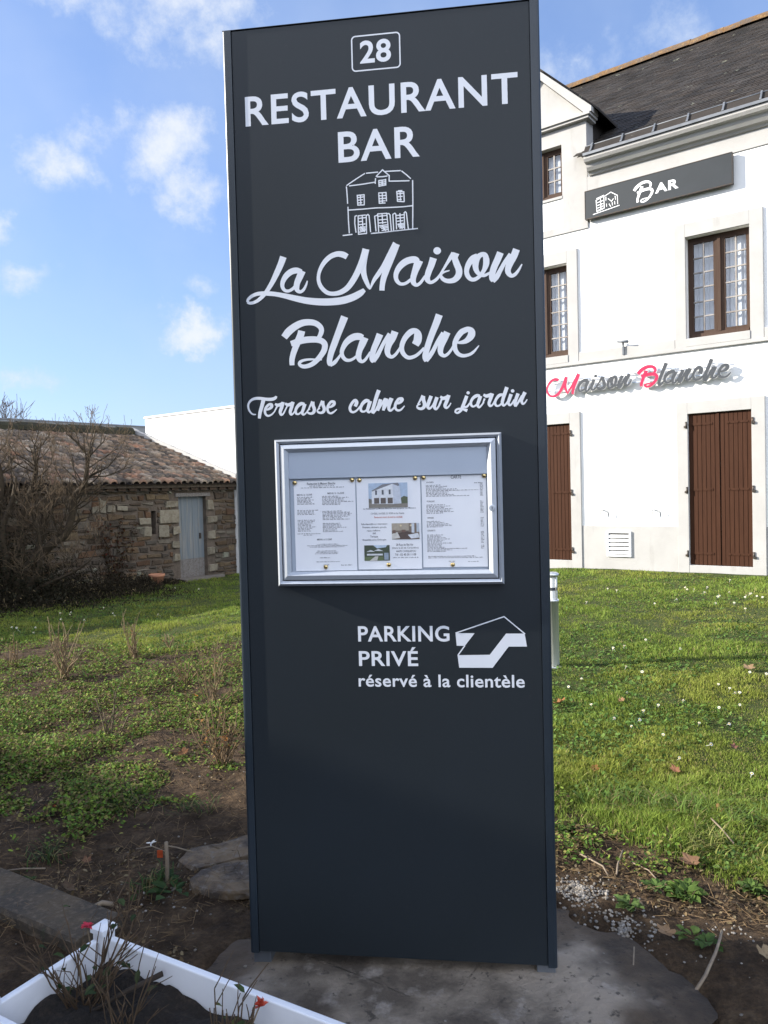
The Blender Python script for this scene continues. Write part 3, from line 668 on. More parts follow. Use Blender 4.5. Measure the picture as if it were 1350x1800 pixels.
# ------------------------------------------------------------------ lettering tools
def catmull(pts, sub=5):
    P = [np.array(p, float) for p in pts]
    if len(P) < 3: return [P[0] + (P[-1] - P[0]) * k / sub for k in range(sub + 1)]
    out = []; Q = [2 * P[0] - P[1]] + P + [2 * P[-1] - P[-2]]
    for i in range(1, len(Q) - 2):
        a, b, c, d = Q[i - 1:i + 3]
        for k in range(sub):
            t = k / sub; out.append(.5 * ((2 * b) + (c - a) * t + (2 * a - 5 * b + 4 * c - d) * t * t + (-a + 3 * b - 3 * c + d) * t ** 3))
    out.append(P[-1]); return out
def ribbon(pts, sub=5):
    """brush stroke: (x, y, width) along its middle line -> left and right edge points"""
    S = catmull(pts, sub); L_, R_ = [], []
    for i, p in enumerate(S):
        t = S[min(i + 1, len(S) - 1)][:2] - S[max(i - 1, 0)][:2]; t /= (np.linalg.norm(t) + 1e-9); n = np.array([-t[1], t[0]]) * max(p[2], 1) / 2
        L_.append(p[:2] + n); R_.append(p[:2] - n)
    return L_, R_
def disc(x, y, rx, ry): return ('disc', x, y, rx, ry)
def script(mb, strokes, org, sc, place, y0, y1, mi=0, mi_side=0, step=3e-6, gap=4e-5, bold=0.0):
    """lay brush strokes given in enlarged survey units on a face; place(px, py) -> local (x, z); y0 front, y1 back"""
    for q, st in enumerate(strokes):
        base = y0 - q * gap
        if st[0] == 'disc':
            n = 20; pl = [place(org[0] + (st[1] + st[3] * math.cos(2 * math.pi * k / n)) / sc, org[1] + (st[2] + st[4] * math.sin(2 * math.pi * k / n)) / sc) for k in range(n)]
            pl = pl[::-1]; mb.add([(x, base, z) for x, z in pl] + [(x, y1, z) for x, z in pl], [tuple(range(n))], mi)
            b = len(mb.v) - 2 * n; 
            for k in range(n): mb.f.append([b + k, b + n + k, b + n + (k + 1) % n, b + (k + 1) % n]); mb.mi.append(mi_side); mb.sm.append(False)
            continue
        L_, R_ = ribbon([(a, b, c + bold * sc) for a, b, c in st]); n = len(L_); vs = []
        for i in range(n):
            for e in (L_[i], R_[i]):
                x, z = place(org[0] + e[0] / sc, org[1] + e[1] / sc); vs.append((x, base - i * step, z))
        bk = [(v[0], y1, v[2]) for v in vs]
        mb.add(vs + bk, [(2 * i, 2 * i + 1, 2 * i + 3, 2 * i + 2) for i in range(n - 1)], mi)
        b = len(mb.v) - 4 * n; o = 2 * n
        rim = [2 * i for i in range(n)] + [2 * i + 1 for i in range(n - 1, -1, -1)]
        for k in range(len(rim)):
            u, v = rim[k], rim[(k + 1) % len(rim)]; mb.f.append([b + u, b + o + u, b + o + v, b + v]); mb.mi.append(mi_side); mb.sm.append(False)

LA = ((425, 430), 5.625, [
    [(411, 121, 62), (387, 190, 58), (347, 280, 53), (303, 370, 44), (255, 450, 37), (212, 505, 34), (165, 548, 30), (118, 573, 26), (78, 579, 24), (57, 567, 23)],
    [(57, 569, 20), (62, 545, 24), (92, 515, 28), (145, 490, 32), (200, 483, 36), (262, 484, 40), (340, 491, 40), (430, 508, 46), (530, 532, 54), (640, 554, 60), (760, 566, 65), (880, 566, 67), (1000, 552, 68), (1100, 520, 66), (1170, 482, 58), (1213, 447, 34)],
    [(592, 270, 40), (545, 256, 54), (490, 268, 56), (440, 308, 52), (407, 365, 42), (402, 415, 34), (425, 452, 28), (465, 458, 26), (505, 436, 26), (528, 410, 24)],
    [(598, 260, 66), (575, 315, 62), (549, 375, 56), (542, 425, 50), (553, 455, 38), (580, 467, 28), (612, 445, 24), (636, 400, 17), (649, 358, 8)]])
M_A = ((425, 430), 5.625, [
    [(1042, 121, 52), (1000, 99, 56), (945, 93, 50), (882, 115, 46), (829, 160, 42), (785, 225, 35), (760, 300, 30), (763, 370, 34), (793, 430, 37), (843, 474, 37), (900, 486, 37), (970, 474, 44), (1040, 432, 50), (1095, 362, 54), (1145, 272, 56), (1190, 165, 58), (1228, 45, 62)],
    [(1226, 45, 66), (1208, 160, 56), (1200, 240, 56), (1212, 310, 48), (1234, 370, 40), (1254, 415, 30), (1270, 442, 10)]])
M_B = ((620, 415), 8.4375, [
    [(258, 785, 14), (312, 660, 46), (382, 560, 62), (455, 450, 64), (540, 300, 78), (600, 190, 88), (648, 115, 106)],
    [(648, 115, 100), (603, 240, 96), (550, 370, 96), (500, 500, 90), (460, 620, 80), (440, 720, 72), (434, 808, 70)]])
AISON = [((620, 415), 8.4375, [
    [(975, 375, 60), (930, 352, 92), (865, 352, 92), (790, 378, 94), (720, 430, 88), (667, 500, 75), (640, 580, 64), (650, 650, 56), (690, 700, 46), (740, 712, 40), (800, 693, 40), (862, 645, 38)],
    [(988, 360, 112), (955, 440, 106), (922, 530, 88), (898, 620, 80), (900, 685, 72), (938, 725, 48), (985, 710, 40), (1030, 660, 36), (1075, 590, 30)],
    [(1198, 325, 100), (1165, 430, 92), (1126, 530, 86), (1105, 610, 78), (1113, 655, 72), (1150, 688, 46), (1200, 672, 42), (1252, 632, 38), (1292, 580, 30), (1330, 520, 18)],
    disc(1253, 218, 57, 54)]),
    ((740, 415), 7.105, [
    [(232, 500, 30), (265, 440, 24), (310, 365, 28), (360, 285, 42), (408, 215, 60)],
    [(437, 212, 82), (422, 270, 72), (445, 345, 76), (474, 420, 76), (468, 490, 76), (420, 545, 64), (350, 562, 52), (290, 547, 46), (255, 512, 38), (252, 478, 24), (290, 450, 19), (357, 430, 9)],
    [(705, 242, 50), (645, 283, 74), (592, 355, 64), (570, 430, 56), (581, 492, 54), (620, 537, 46), (672, 541, 42), (730, 503, 42), (784, 432, 48), (813, 350, 70), (815, 290, 74)],
    [(818, 300, 72), (800, 240, 62), (760, 230, 54), (715, 260, 62), (686, 320, 74), (682, 390, 66), (704, 450, 52), (750, 488, 36), (800, 490, 34), (865, 455, 24)],
    [(992, 205, 80), (960, 285, 80), (917, 380, 76), (892, 460, 72), (886, 525, 64), (905, 562, 46)],
    [(897, 565, 52), (945, 510, 58), (990, 430, 50), (1040, 340, 46), (1120, 225, 50)],
    [(1192, 165, 82), (1160, 250, 82), (1112, 340, 78), (1087, 410, 70), (1092, 460, 62), (1127, 495, 44), (1170, 483, 38), (1216, 430, 28), (1262, 350, 10)]])]
B_ = ((485, 540), 7.5, [
    [(108, 398, 84), (172, 318, 94), (260, 250, 88), (350, 208, 82), (440, 198, 76), (520, 212, 70), (578, 252, 64), (602, 302, 60), (590, 355, 56), (562, 408, 48)],
    [(340, 312, 88), (325, 370, 86), (290, 450, 84), (255, 540, 74), (225, 630, 68), (212, 700, 64), (213, 766, 58)],
    [(198, 482, 66), (280, 457, 76), (370, 435, 80), (470, 425, 78), (560, 431, 74), (618, 455, 72), (646, 500, 72), (635, 570, 70), (592, 640, 66), (540, 700, 60), (480, 750, 56), (410, 778, 50), (350, 780, 44), (312, 754, 38), (322, 720, 34), (380, 697, 28), (460, 688, 22), (530, 690, 17), (607, 693, 13)]])
LANCHE = [((485, 540), 7.5, [
    [(906, 125, 92), (870, 220, 88), (820, 350, 82), (772, 480, 80), (732, 590, 74), (710, 680, 68), (708, 735, 62), (722, 768, 40)],
    [(715, 768, 36), (772, 730, 46), (815, 680, 32), (862, 615, 24)],
    [(1150, 400, 60), (1105, 388, 84), (1050, 388, 86), (990, 412, 84), (930, 462, 72), (888, 530, 58), (869, 590, 50), (880, 648, 46), (920, 692, 42), (970, 700, 34), (1020, 680, 30), (1065, 645, 28)],
    [(1172, 400, 96), (1140, 480, 88), (1107, 560, 72), (1090, 630, 70), (1098, 685, 58), (1132, 718, 38), (1172, 698, 34), (1212, 645, 28), (1245, 590, 22)]]),
    ((640, 540), 6.4286, [
    [(180, 305, 72), (150, 380, 67), (112, 470, 62), (93, 540, 58), (92, 590, 54), (108, 622, 34)],
    [(104, 612, 44), (147, 550, 46), (184, 480, 40), (228, 395, 38), (290, 300, 45)],
    [(350, 275, 76), (322, 350, 72), (281, 420, 68), (263, 490, 60), (274, 538, 50), (311, 562, 34), (352, 538, 30), (392, 485, 26), (415, 445, 20)],
    [(578, 425, 78), (604, 375, 86), (607, 310, 82), (580, 268, 56), (528, 280, 62), (465, 345, 56), (428, 430, 50), (431, 500, 48), (465, 550, 42), (510, 571, 38), (572, 555, 34), (622, 520, 30), (680, 460, 24)],
    [(850, 85, 76), (816, 180, 73), (772, 290, 68), (732, 400, 64), (702, 500, 62), (690, 565, 58), (704, 612, 40)],
    [(700, 605, 46), (746, 545, 48), (787, 480, 42), (834, 385, 40), (895, 290, 44)],
    [(940, 282, 72), (910, 350, 70), (873, 430, 66), (862, 490, 58), (874, 532, 46), (911, 549, 32), (952, 523, 28), (987, 478, 24), (1010, 435, 20)],
    [(1050, 400, 18), (1100, 398, 34), (1158, 378, 54), (1208, 325, 76), (1212, 275, 76), (1172, 250, 56), (1118, 270, 60)],
    [(1150, 252, 50), (1100, 282, 60), (1055, 340, 56), (1025, 410, 50), (1031, 480, 48), (1067, 530, 42), (1122, 549, 34), (1190, 535, 30), (1242, 500, 24), (1298, 433, 7)]])]
_s = [[(885, 332, 12), (918, 262, 20), (948, 205, 34)], [(952, 208, 42), (956, 262, 40), (974, 310, 40), (964, 355, 36), (925, 374, 28), (885, 360, 22), (880, 332, 14), (915, 310, 8)]]
def shift(sts, dx, dy): return [[(x + dx, y + dy, w) for x, y, w in s] for s in sts]
TERRASSE = [((430, 680), 7.941, [
    [(160, 386, 8), (110, 381, 16), (68, 335, 20), (50, 262, 22), (78, 200, 26), (140, 165, 32), (220, 161, 36), (300, 173, 38), (380, 173, 40), (428, 155, 36), (443, 130, 22)],
    [(264, 178, 50), (241, 270, 46), (216, 360, 42), (205, 442, 34)],
    [(288, 322, 14), (330, 313, 26), (373, 284, 38), (376, 250, 36), (342, 246, 30), (310, 275, 30)],
    [(330, 250, 26), (298, 292, 32), (284, 340, 30), (296, 385, 26), (330, 405, 22), (380, 385, 18), (425, 338, 12)],
    [(413, 352, 10), (440, 300, 16), (458, 262, 22)], [(424, 240, 24), (470, 256, 40), (535, 232, 36)], [(538, 213, 40), (516, 290, 42), (497, 350, 37), (511, 391, 26), (540, 375, 18), (572, 315, 14), (598, 262, 14)],
    [(565, 233, 24), (610, 252, 40), (674, 226, 36)], [(676, 210, 40), (656, 285, 40), (637, 350, 37), (651, 387, 26), (680, 370, 16), (712, 322, 14)],
    [(838, 240, 26), (790, 235, 42), (742, 270, 38), (713, 325, 32), (719, 371, 26), (751, 381, 20), (792, 352, 18)], [(840, 238, 44), (820, 310, 38), (804, 358, 34), (820, 388, 24), (852, 370, 16), (890, 322, 12)],
    *_s, *shift(_s, 138, -10),
    [(1162, 288, 14), (1205, 278, 26), (1247, 246, 38), (1247, 212, 36), (1210, 208, 30), (1182, 238, 30)], [(1200, 212, 26), (1170, 256, 32), (1156, 310, 30), (1171, 354, 26), (1205, 370, 22), (1250, 346, 18), (1287, 313, 7)]])]
CALME = [((605, 670), 6.75, [
    [(130, 300, 36), (148, 255, 38), (132, 226, 30), (97, 255, 28), (69, 310, 28), (77, 354, 26), (110, 368, 22), (152, 345, 18), (192, 296, 14)],
    [(300, 238, 26), (260, 232, 38), (216, 270, 34), (196, 320, 28), (206, 355, 24), (240, 360, 18), (280, 330, 16)], [(308, 235, 42), (290, 300, 37), (277, 345, 33), (297, 369, 22), (332, 340, 16)],
    [(412, 107, 42), (385, 180, 40), (356, 280, 37), (336, 350, 34), (345, 380, 24)], [(342, 382, 20), (376, 340, 20), (400, 290, 18)],
    [(432, 215, 36), (410, 290, 35), (400, 352, 28)], [(398, 350, 22), (440, 280, 22), (488, 205, 24)], [(506, 205, 34), (476, 290, 34), (465, 348, 28)], [(463, 346, 22), (510, 270, 22), (552, 202, 24)],
    [(566, 202, 38), (536, 280, 36), (530, 328, 31), (550, 350, 22), (582, 325, 16), (610, 282, 12)],
    [(614, 268, 14), (658, 256, 26), (687, 225, 34), (682, 206, 28), (645, 215, 30), (625, 245, 28)], [(640, 216, 26), (611, 268, 30), (606, 315, 26), (630, 345, 22), (672, 340, 18), (717, 293, 7)]])]
SUR = [((605, 670), 6.75, [
    [(873, 278, 12), (908, 218, 20), (934, 170, 32)], [(938, 178, 40), (941, 225, 38), (955, 270, 38), (944, 310, 35), (910, 328, 28), (872, 315, 22), (868, 290, 12), (907, 270, 8)],
    [(1032, 175, 38), (1006, 245, 38), (991, 298, 34), (1010, 325, 24), (1046, 295, 18), (1085, 225, 20)], [(1102, 190, 38), (1076, 265, 38), (1071, 308, 33), (1090, 332, 24), (1121, 300, 16), (1150, 245, 14)],
    [(1118, 302, 12), (1146, 240, 18), (1162, 206, 22)], [(1140, 183, 22), (1180, 204, 36), (1238, 180, 34)], [(1241, 165, 40), (1216, 240, 38), (1196, 293, 34), (1215, 318, 22), (1245, 295, 14), (1267, 258, 7)]])]
JARDIN = [((790, 670), 9.0, [
    disc(296, 185, 27, 25), [(275, 232, 48), (245, 315, 48), (210, 400, 45), (180, 465, 36), (130, 502, 27), (95, 490, 22), (92, 474, 20)], [(92, 480, 20), (105, 455, 24), (150, 438, 26), (215, 444, 30), (282, 466, 46)], [(222, 405, 26), (275, 405, 27), (325, 345, 20)],
    [(485, 232, 34), (432, 230, 46), (377, 265, 41), (341, 325, 36), (346, 380, 32), (380, 402, 24), (438, 368, 22)], [(490, 234, 54), (466, 310, 48), (446, 375, 42), (470, 414, 28), (510, 380, 20), (545, 332, 18)],
    [(528, 352, 12), (558, 275, 24)], [(538, 214, 30), (590, 236, 48), (668, 208, 46)], [(678, 195, 54), (650, 280, 48), (626, 350, 42), (645, 394, 30), (686, 370, 22), (722, 305, 20)],
    [(862, 214, 34), (790, 225, 42), (737, 290, 37), (721, 350, 34), (745, 390, 27), (790, 385, 22), (835, 340, 22)], [(910, 95, 54), (880, 180, 52), (851, 270, 47), (836, 338, 42), (855, 385, 30), (896, 360, 22), (938, 295, 20)],
    [(976, 205, 50), (946, 290, 46), (931, 343, 40), (955, 380, 28), (990, 355, 22), (1030, 290, 20)], disc(1000, 155, 28, 27),
    [(1086, 195, 48), (1051, 290, 46), (1036, 358, 42), (1045, 402, 30)], [(1043, 400, 28), (1086, 340, 28), (1150, 230, 30)], [(1196, 175, 52), (1160, 250, 48), (1141, 308, 42), (1160, 360, 28), (1196, 340, 18), (1230, 288, 9)]])]

def text_mb(txt, box, place, y, offset=0.0, space=1.0, thick=.0004, corners=None):
    """letters fitted between the measured corners (left-bottom, right-bottom, left-top of the capitals)"""
    c = bpy.data.curves.new('t', 'FONT'); c.body = txt; c.offset = offset; c.space_character = space; c.resolution_u = 5
    o = bpy.data.objects.new('t', c); COL.objects.link(o); bpy.context.view_layer.update()
    me = bpy.data.meshes.new_from_object(o.evaluated_get(bpy.context.evaluated_depsgraph_get())); bpy.data.objects.remove(o)
    V = np.array([v.co[:] for v in me.vertices]); fs = [list(p.vertices) for p in me.polygons]
    x0, x1 = V[:, 0].min(), V[:, 0].max(); z0, z1 = box[4] if len(box) > 4 else V[:, 1].min(), None
    z0 = V[:, 1].min(); z1 = V[:, 1].max()
    a, b, c0, d = box[:4]                                # x left, x right, z bottom, z top in local metres
    mb = MB(); X = a + (V[:, 0] - x0) / (x1 - x0) * (b - a); Z = c0 + (V[:, 1] - z0) / (z1 - z0) * (d - c0)
    mb.add(np.stack([X, np.full(len(X), y), Z], -1), fs); bpy.data.meshes.remove(me); bpy.data.curves.remove(c)
    # tessellation keeps the front towards -y
    for i, f in enumerate(mb.f):
        p = [mb.v[k] for k in f[:3]]; n = (p[1][0] - p[0][0]) * (p[2][2] - p[0][2]) - (p[2][0] - p[0][0]) * (p[1][2] - p[0][2])
        if n < 0: mb.f[i] = f[::-1]
    return mb
def lines_mb(mb, polylines, org, sc, place, w, y, mi=0):
    for q, pl in enumerate(polylines):
        pts = [place(org[0] + a / sc, org[1] + b / sc) for a, b in pl]
        for k in range(len(pts) - 1):
            p, r = np.array(pts[k]), np.array(pts[k + 1]); t = r - p; l = np.linalg.norm(t) + 1e-9; t /= l; n = np.array([-t[1], t[0]]) * w / 2; e = t * w * .3
            yy = y - (q * 7 + k) * 6e-6
            mb.add([(v[0], yy, v[1]) for v in (p + n - e, p - n - e, r - n + e, r + n + e)], [(0, 1, 2, 3)], mi)
HOUSE_DRAWING = [[(165, 388), (300, 295), (430, 212)], [(455, 207), (625, 190)], [(740, 180), (960, 168)], [(980, 175), (1050, 230), (1112, 285)], [(205, 395), (400, 370), (580, 340)], [(795, 325), (950, 322), (1090, 318)],
    [(600, 255), (695, 157), (785, 235)], [(615, 262), (700, 258), (765, 248)], [(592, 285), (587, 360)], [(795, 238), (793, 325)], [(160, 410), (170, 520), (178, 655)], [(183, 710), (190, 900), (203, 1095)], [(1142, 315), (1145, 600), (1143, 1030)],
    [(190, 755), (400, 740), (600, 722), (800, 716), (1000, 705), (1135, 690)], [(110, 1132), (245, 1115)], [(527, 1102), (700, 1085), (950, 1055), (1215, 1028)],
    [(640, 320), (645, 405)], [(640, 318), (745, 305)], [(742, 298), (745, 385)], [(648, 400), (742, 382)], [(645, 345), (740, 335)], [(645, 375), (740, 362)], [(690, 312), (692, 395)], [(685, 355), (696, 358)],
    [(322, 540), (330, 682), (425, 678), (424, 530)], [(320, 538), (424, 528)], [(368, 535), (374, 670)], [(330, 570), (415, 560)], [(330, 610), (400, 602)], [(335, 650), (390, 645)],
    [(640, 502), (648, 655), (735, 650)], [(640, 502), (748, 495), (755, 622)], [(692, 500), (697, 655)], [(645, 545), (748, 538)], [(645, 588), (740, 580)], [(650, 625), (735, 618)],
    [(908, 485), (918, 625), (1015, 632)], [(905, 482), (1012, 485), (1018, 630)], [(955, 475), (965, 610)], [(912, 515), (1000, 508)], [(915, 560), (990, 552)], [(915, 600), (975, 600)], [(930, 470), (985, 468)],
    [(288, 855), (285, 950), (303, 1085)], [(290, 848), (315, 838)], [(335, 845), (340, 1115), (460, 1103)], [(335, 842), (440, 830)], [(455, 830), (460, 1100)], [(350, 880), (445, 868)], [(350, 930), (400, 922)], [(345, 975), (440, 962)], [(395, 840), (405, 1000)],
    [(350, 1020), (440, 1005)], [(360, 1040), (440, 1025)], [(365, 1060), (445, 1045)], [(355, 1085), (440, 1060)], [(375, 1000), (430, 1080)], [(458, 840), (480, 822), (498, 840), (520, 1080)],
    [(625, 830), (580, 850), (590, 960), (600, 1070)], [(625, 818), (640, 1080)], [(625, 815), (760, 805)], [(760, 808), (785, 1070)], [(768, 812), (790, 808), (808, 830), (828, 1062)], [(690, 820), (700, 960)], [(640, 850), (750, 838)], [(640, 905), (755, 895)], [(640, 950), (750, 940)],
    [(650, 990), (770, 975)], [(660, 1010), (770, 1000)], [(680, 1030), (775, 1020)], [(690, 1060), (775, 1045)], [(690, 985), (745, 1065)], [(720, 1000), (715, 1060)],
    [(850, 825), (862, 1060)], [(850, 822), (880, 805), (895, 820), (905, 1040)], [(905, 840), (1020, 825)], [(955, 810), (965, 960)], [(910, 880), (1010, 870)], [(915, 925), (1000, 915)], [(1018, 800), (1035, 782), (1050, 800), (1080, 1045)], [(1018, 800), (1025, 1040)],
    [(920, 970), (1015, 955)], [(930, 985), (1020, 975)], [(935, 1005), (1020, 995)], [(950, 1025), (1015, 1015)], [(940, 960), (990, 1035)], [(975, 955), (960, 1030)]]

# ------------------------------------------------------------------ the totem sign
def build_sign():
    T = thing('totem_sign', 'tall anthracite totem sign with white lettering standing on concrete', 'sign', tuple(S_P), -SY)
    z0, z1, hw, dp = S_Z0, S_Z0 + S_H, S_W / 2, .14
    pw = .030
    f = MB(); f.box(-hw + pw + .001, hw - pw - .001, 0, dp, z0 + .004, z1 - .002); f.obj('front_panel', MT['panel'], T, .0015)
    for sg in (-1, 1):                                  # rounded edge profiles
        a, b = (-hw, -hw + pw) if sg < 0 else (hw - pw, hw)
        pts = []
        r = .010
        if sg < 0: pts = [(b, -.004), (b, dp + .004)] + [(a, dp + .004)] + [(a + r - r * math.cos(t), -.004 + r - r * math.sin(t)) for t in np.linspace(0, math.pi / 2, 7)]
        else: pts = [(a, dp + .004), (a, -.004)] + [(b - r + r * math.sin(t), -.004 + r - r * math.cos(t)) for t in np.linspace(0, math.pi / 2, 7)] + [(b, dp + .004)]
        p = MB(); n = len(pts); p.add([(x, y, z) for z in (z0, z1) for x, y in pts], [(i, (i + 1) % n, n + (i + 1) % n, n + i) for i in range(n)] + [tuple(range(n))[::-1], tuple(range(n, 2 * n))])
        for i in range(len(p.sm) - 2): p.sm[i] = False
        p.obj('edge_profile', MT['profile'], T)
    c = MB(); c.box(-hw + .001, hw - .001, -.003, dp + .003, z1 + .0002, z1 + .0015); c.obj('top_cap', MT['profile'], T)
    for x in (-hw + .035, hw - .035):
        k = MB(); k.box(x - .03, x + .03, .02, dp - .02, -.05, z0 + .003); k.obj('foot', MT['zinc'], T, .002)
    V = MT['vinyl']; Y = -.00022
    S = lambda x, y: sp(x, y)
    def zm(o, s): return lambda u, v: sp(o[0] + u / s, o[1] + v / s)
    z1_ = zm((380, 0), 2.3276); z4 = zm((580, 1050), 3.375)
    def txt(name, s, q, lb, rb, lt, off, space=1.0, top=None):
        a = q(*lb); b = q(*rb); t = q(*lt)
        zb = (a[1] + b[1]) / 2; h = t[1] - a[1]
        text_mb(s, (a[0], b[0], zb, zb + h), None, Y, off, space).obj(name, V, T)
    txt('number_lettering', '28', z1_, (589, 262), (716, 250), (589, 168), .022, 1.04)
    txt('restaurant_lettering', 'RESTAURANT', z1_, (121, 523), (1235, 419), (119, 399), .0155, 1.08)
    txt('bar_lettering', 'BAR', z1_, (501, 668), (833, 638), (499, 542), .0155, 1.08)
    txt('parking_lettering', 'PARKING', z4, (168, 263), (710, 263), (168, 170), .0185, 1.05)
    txt('private_lettering', 'PRIVÉ', z4, (173, 408), (524, 408), (173, 296), .0185, 1.06)
    txt('customers_lettering', 'réservé à la clientèle', z4, (171, 531), (1156, 536), (171, 457), .0165, 1.05)
    # ring round the number
    a, b, c_, d = (z1_(*p) for p in ((550, 150), (752, 127), (756, 275), (556, 297)))
    x0, x1, zb, zt = (a[0] + c_[0] * 0 + d[0]) / 2, (b[0] + c_[0]) / 2, (c_[1] + d[1]) / 2, (a[1] + b[1]) / 2
    rb = MB(); r, w = .014, .0042
    def rr(o):
        pts = []
        for (cx, cz, t0) in ((x1 - r, zt - r, 0), (x0 + r, zt - r, 90), (x0 + r, zb + r, 180), (x1 - r, zb + r, 270)):
            for k in range(7): t = R(t0 + 15 * k); pts.append((cx + (r + o) * math.cos(t), cz + (r + o) * math.sin(t)))
        return pts
    po, pi_ = rr(0), rr(-w); n = len(po)
    rb.add([(x, Y, z) for x, z in po + pi_], [(k, n + k, n + (k + 1) % n, (k + 1) % n) for k in range(n)]); rb.obj('number_frame', V, T)
    d_ = MB(); lines_mb(d_, HOUSE_DRAWING, (590, 280), 8.4375, S, .0036, Y); d_.obj('house_drawing', V, T)
    for nm, sets in (('la_lettering', [LA]), ('maison_lettering', [M_A, M_B] + AISON), ('blanche_lettering', [B_] + LANCHE), ('terrasse_lettering', TERRASSE), ('calme_lettering', CALME), ('sur_lettering', SUR), ('jardin_lettering', JARDIN)):
        m = MB()
        for o, s, st in sets: script(m, st, o, s, S, Y, -.0001, bold=.7 if len(nm) > 10 else .4)
        m.obj(nm, V, T)
    # the folded arrow
    m = MB()
    for k, pl in enumerate(([(745, 212), (752, 287), (800, 288), (858, 213)], [(757, 343), (767, 417), (965, 418), (1060, 292), (1169, 292), (1155, 215), (1045, 215), (948, 341)])):
        q = [z4(*p) for p in pl]; m.prism(q if k > 5 else q, Y - .0003 * k, -.0001)
    lines_mb(m, [[(747, 211), (1033, 114), (1156, 216)], [(799, 288), (760, 342)]], (580, 1050), 3.375, S, .0038, Y - .001); m.obj('arrow', V, T)
    return T
build_sign()

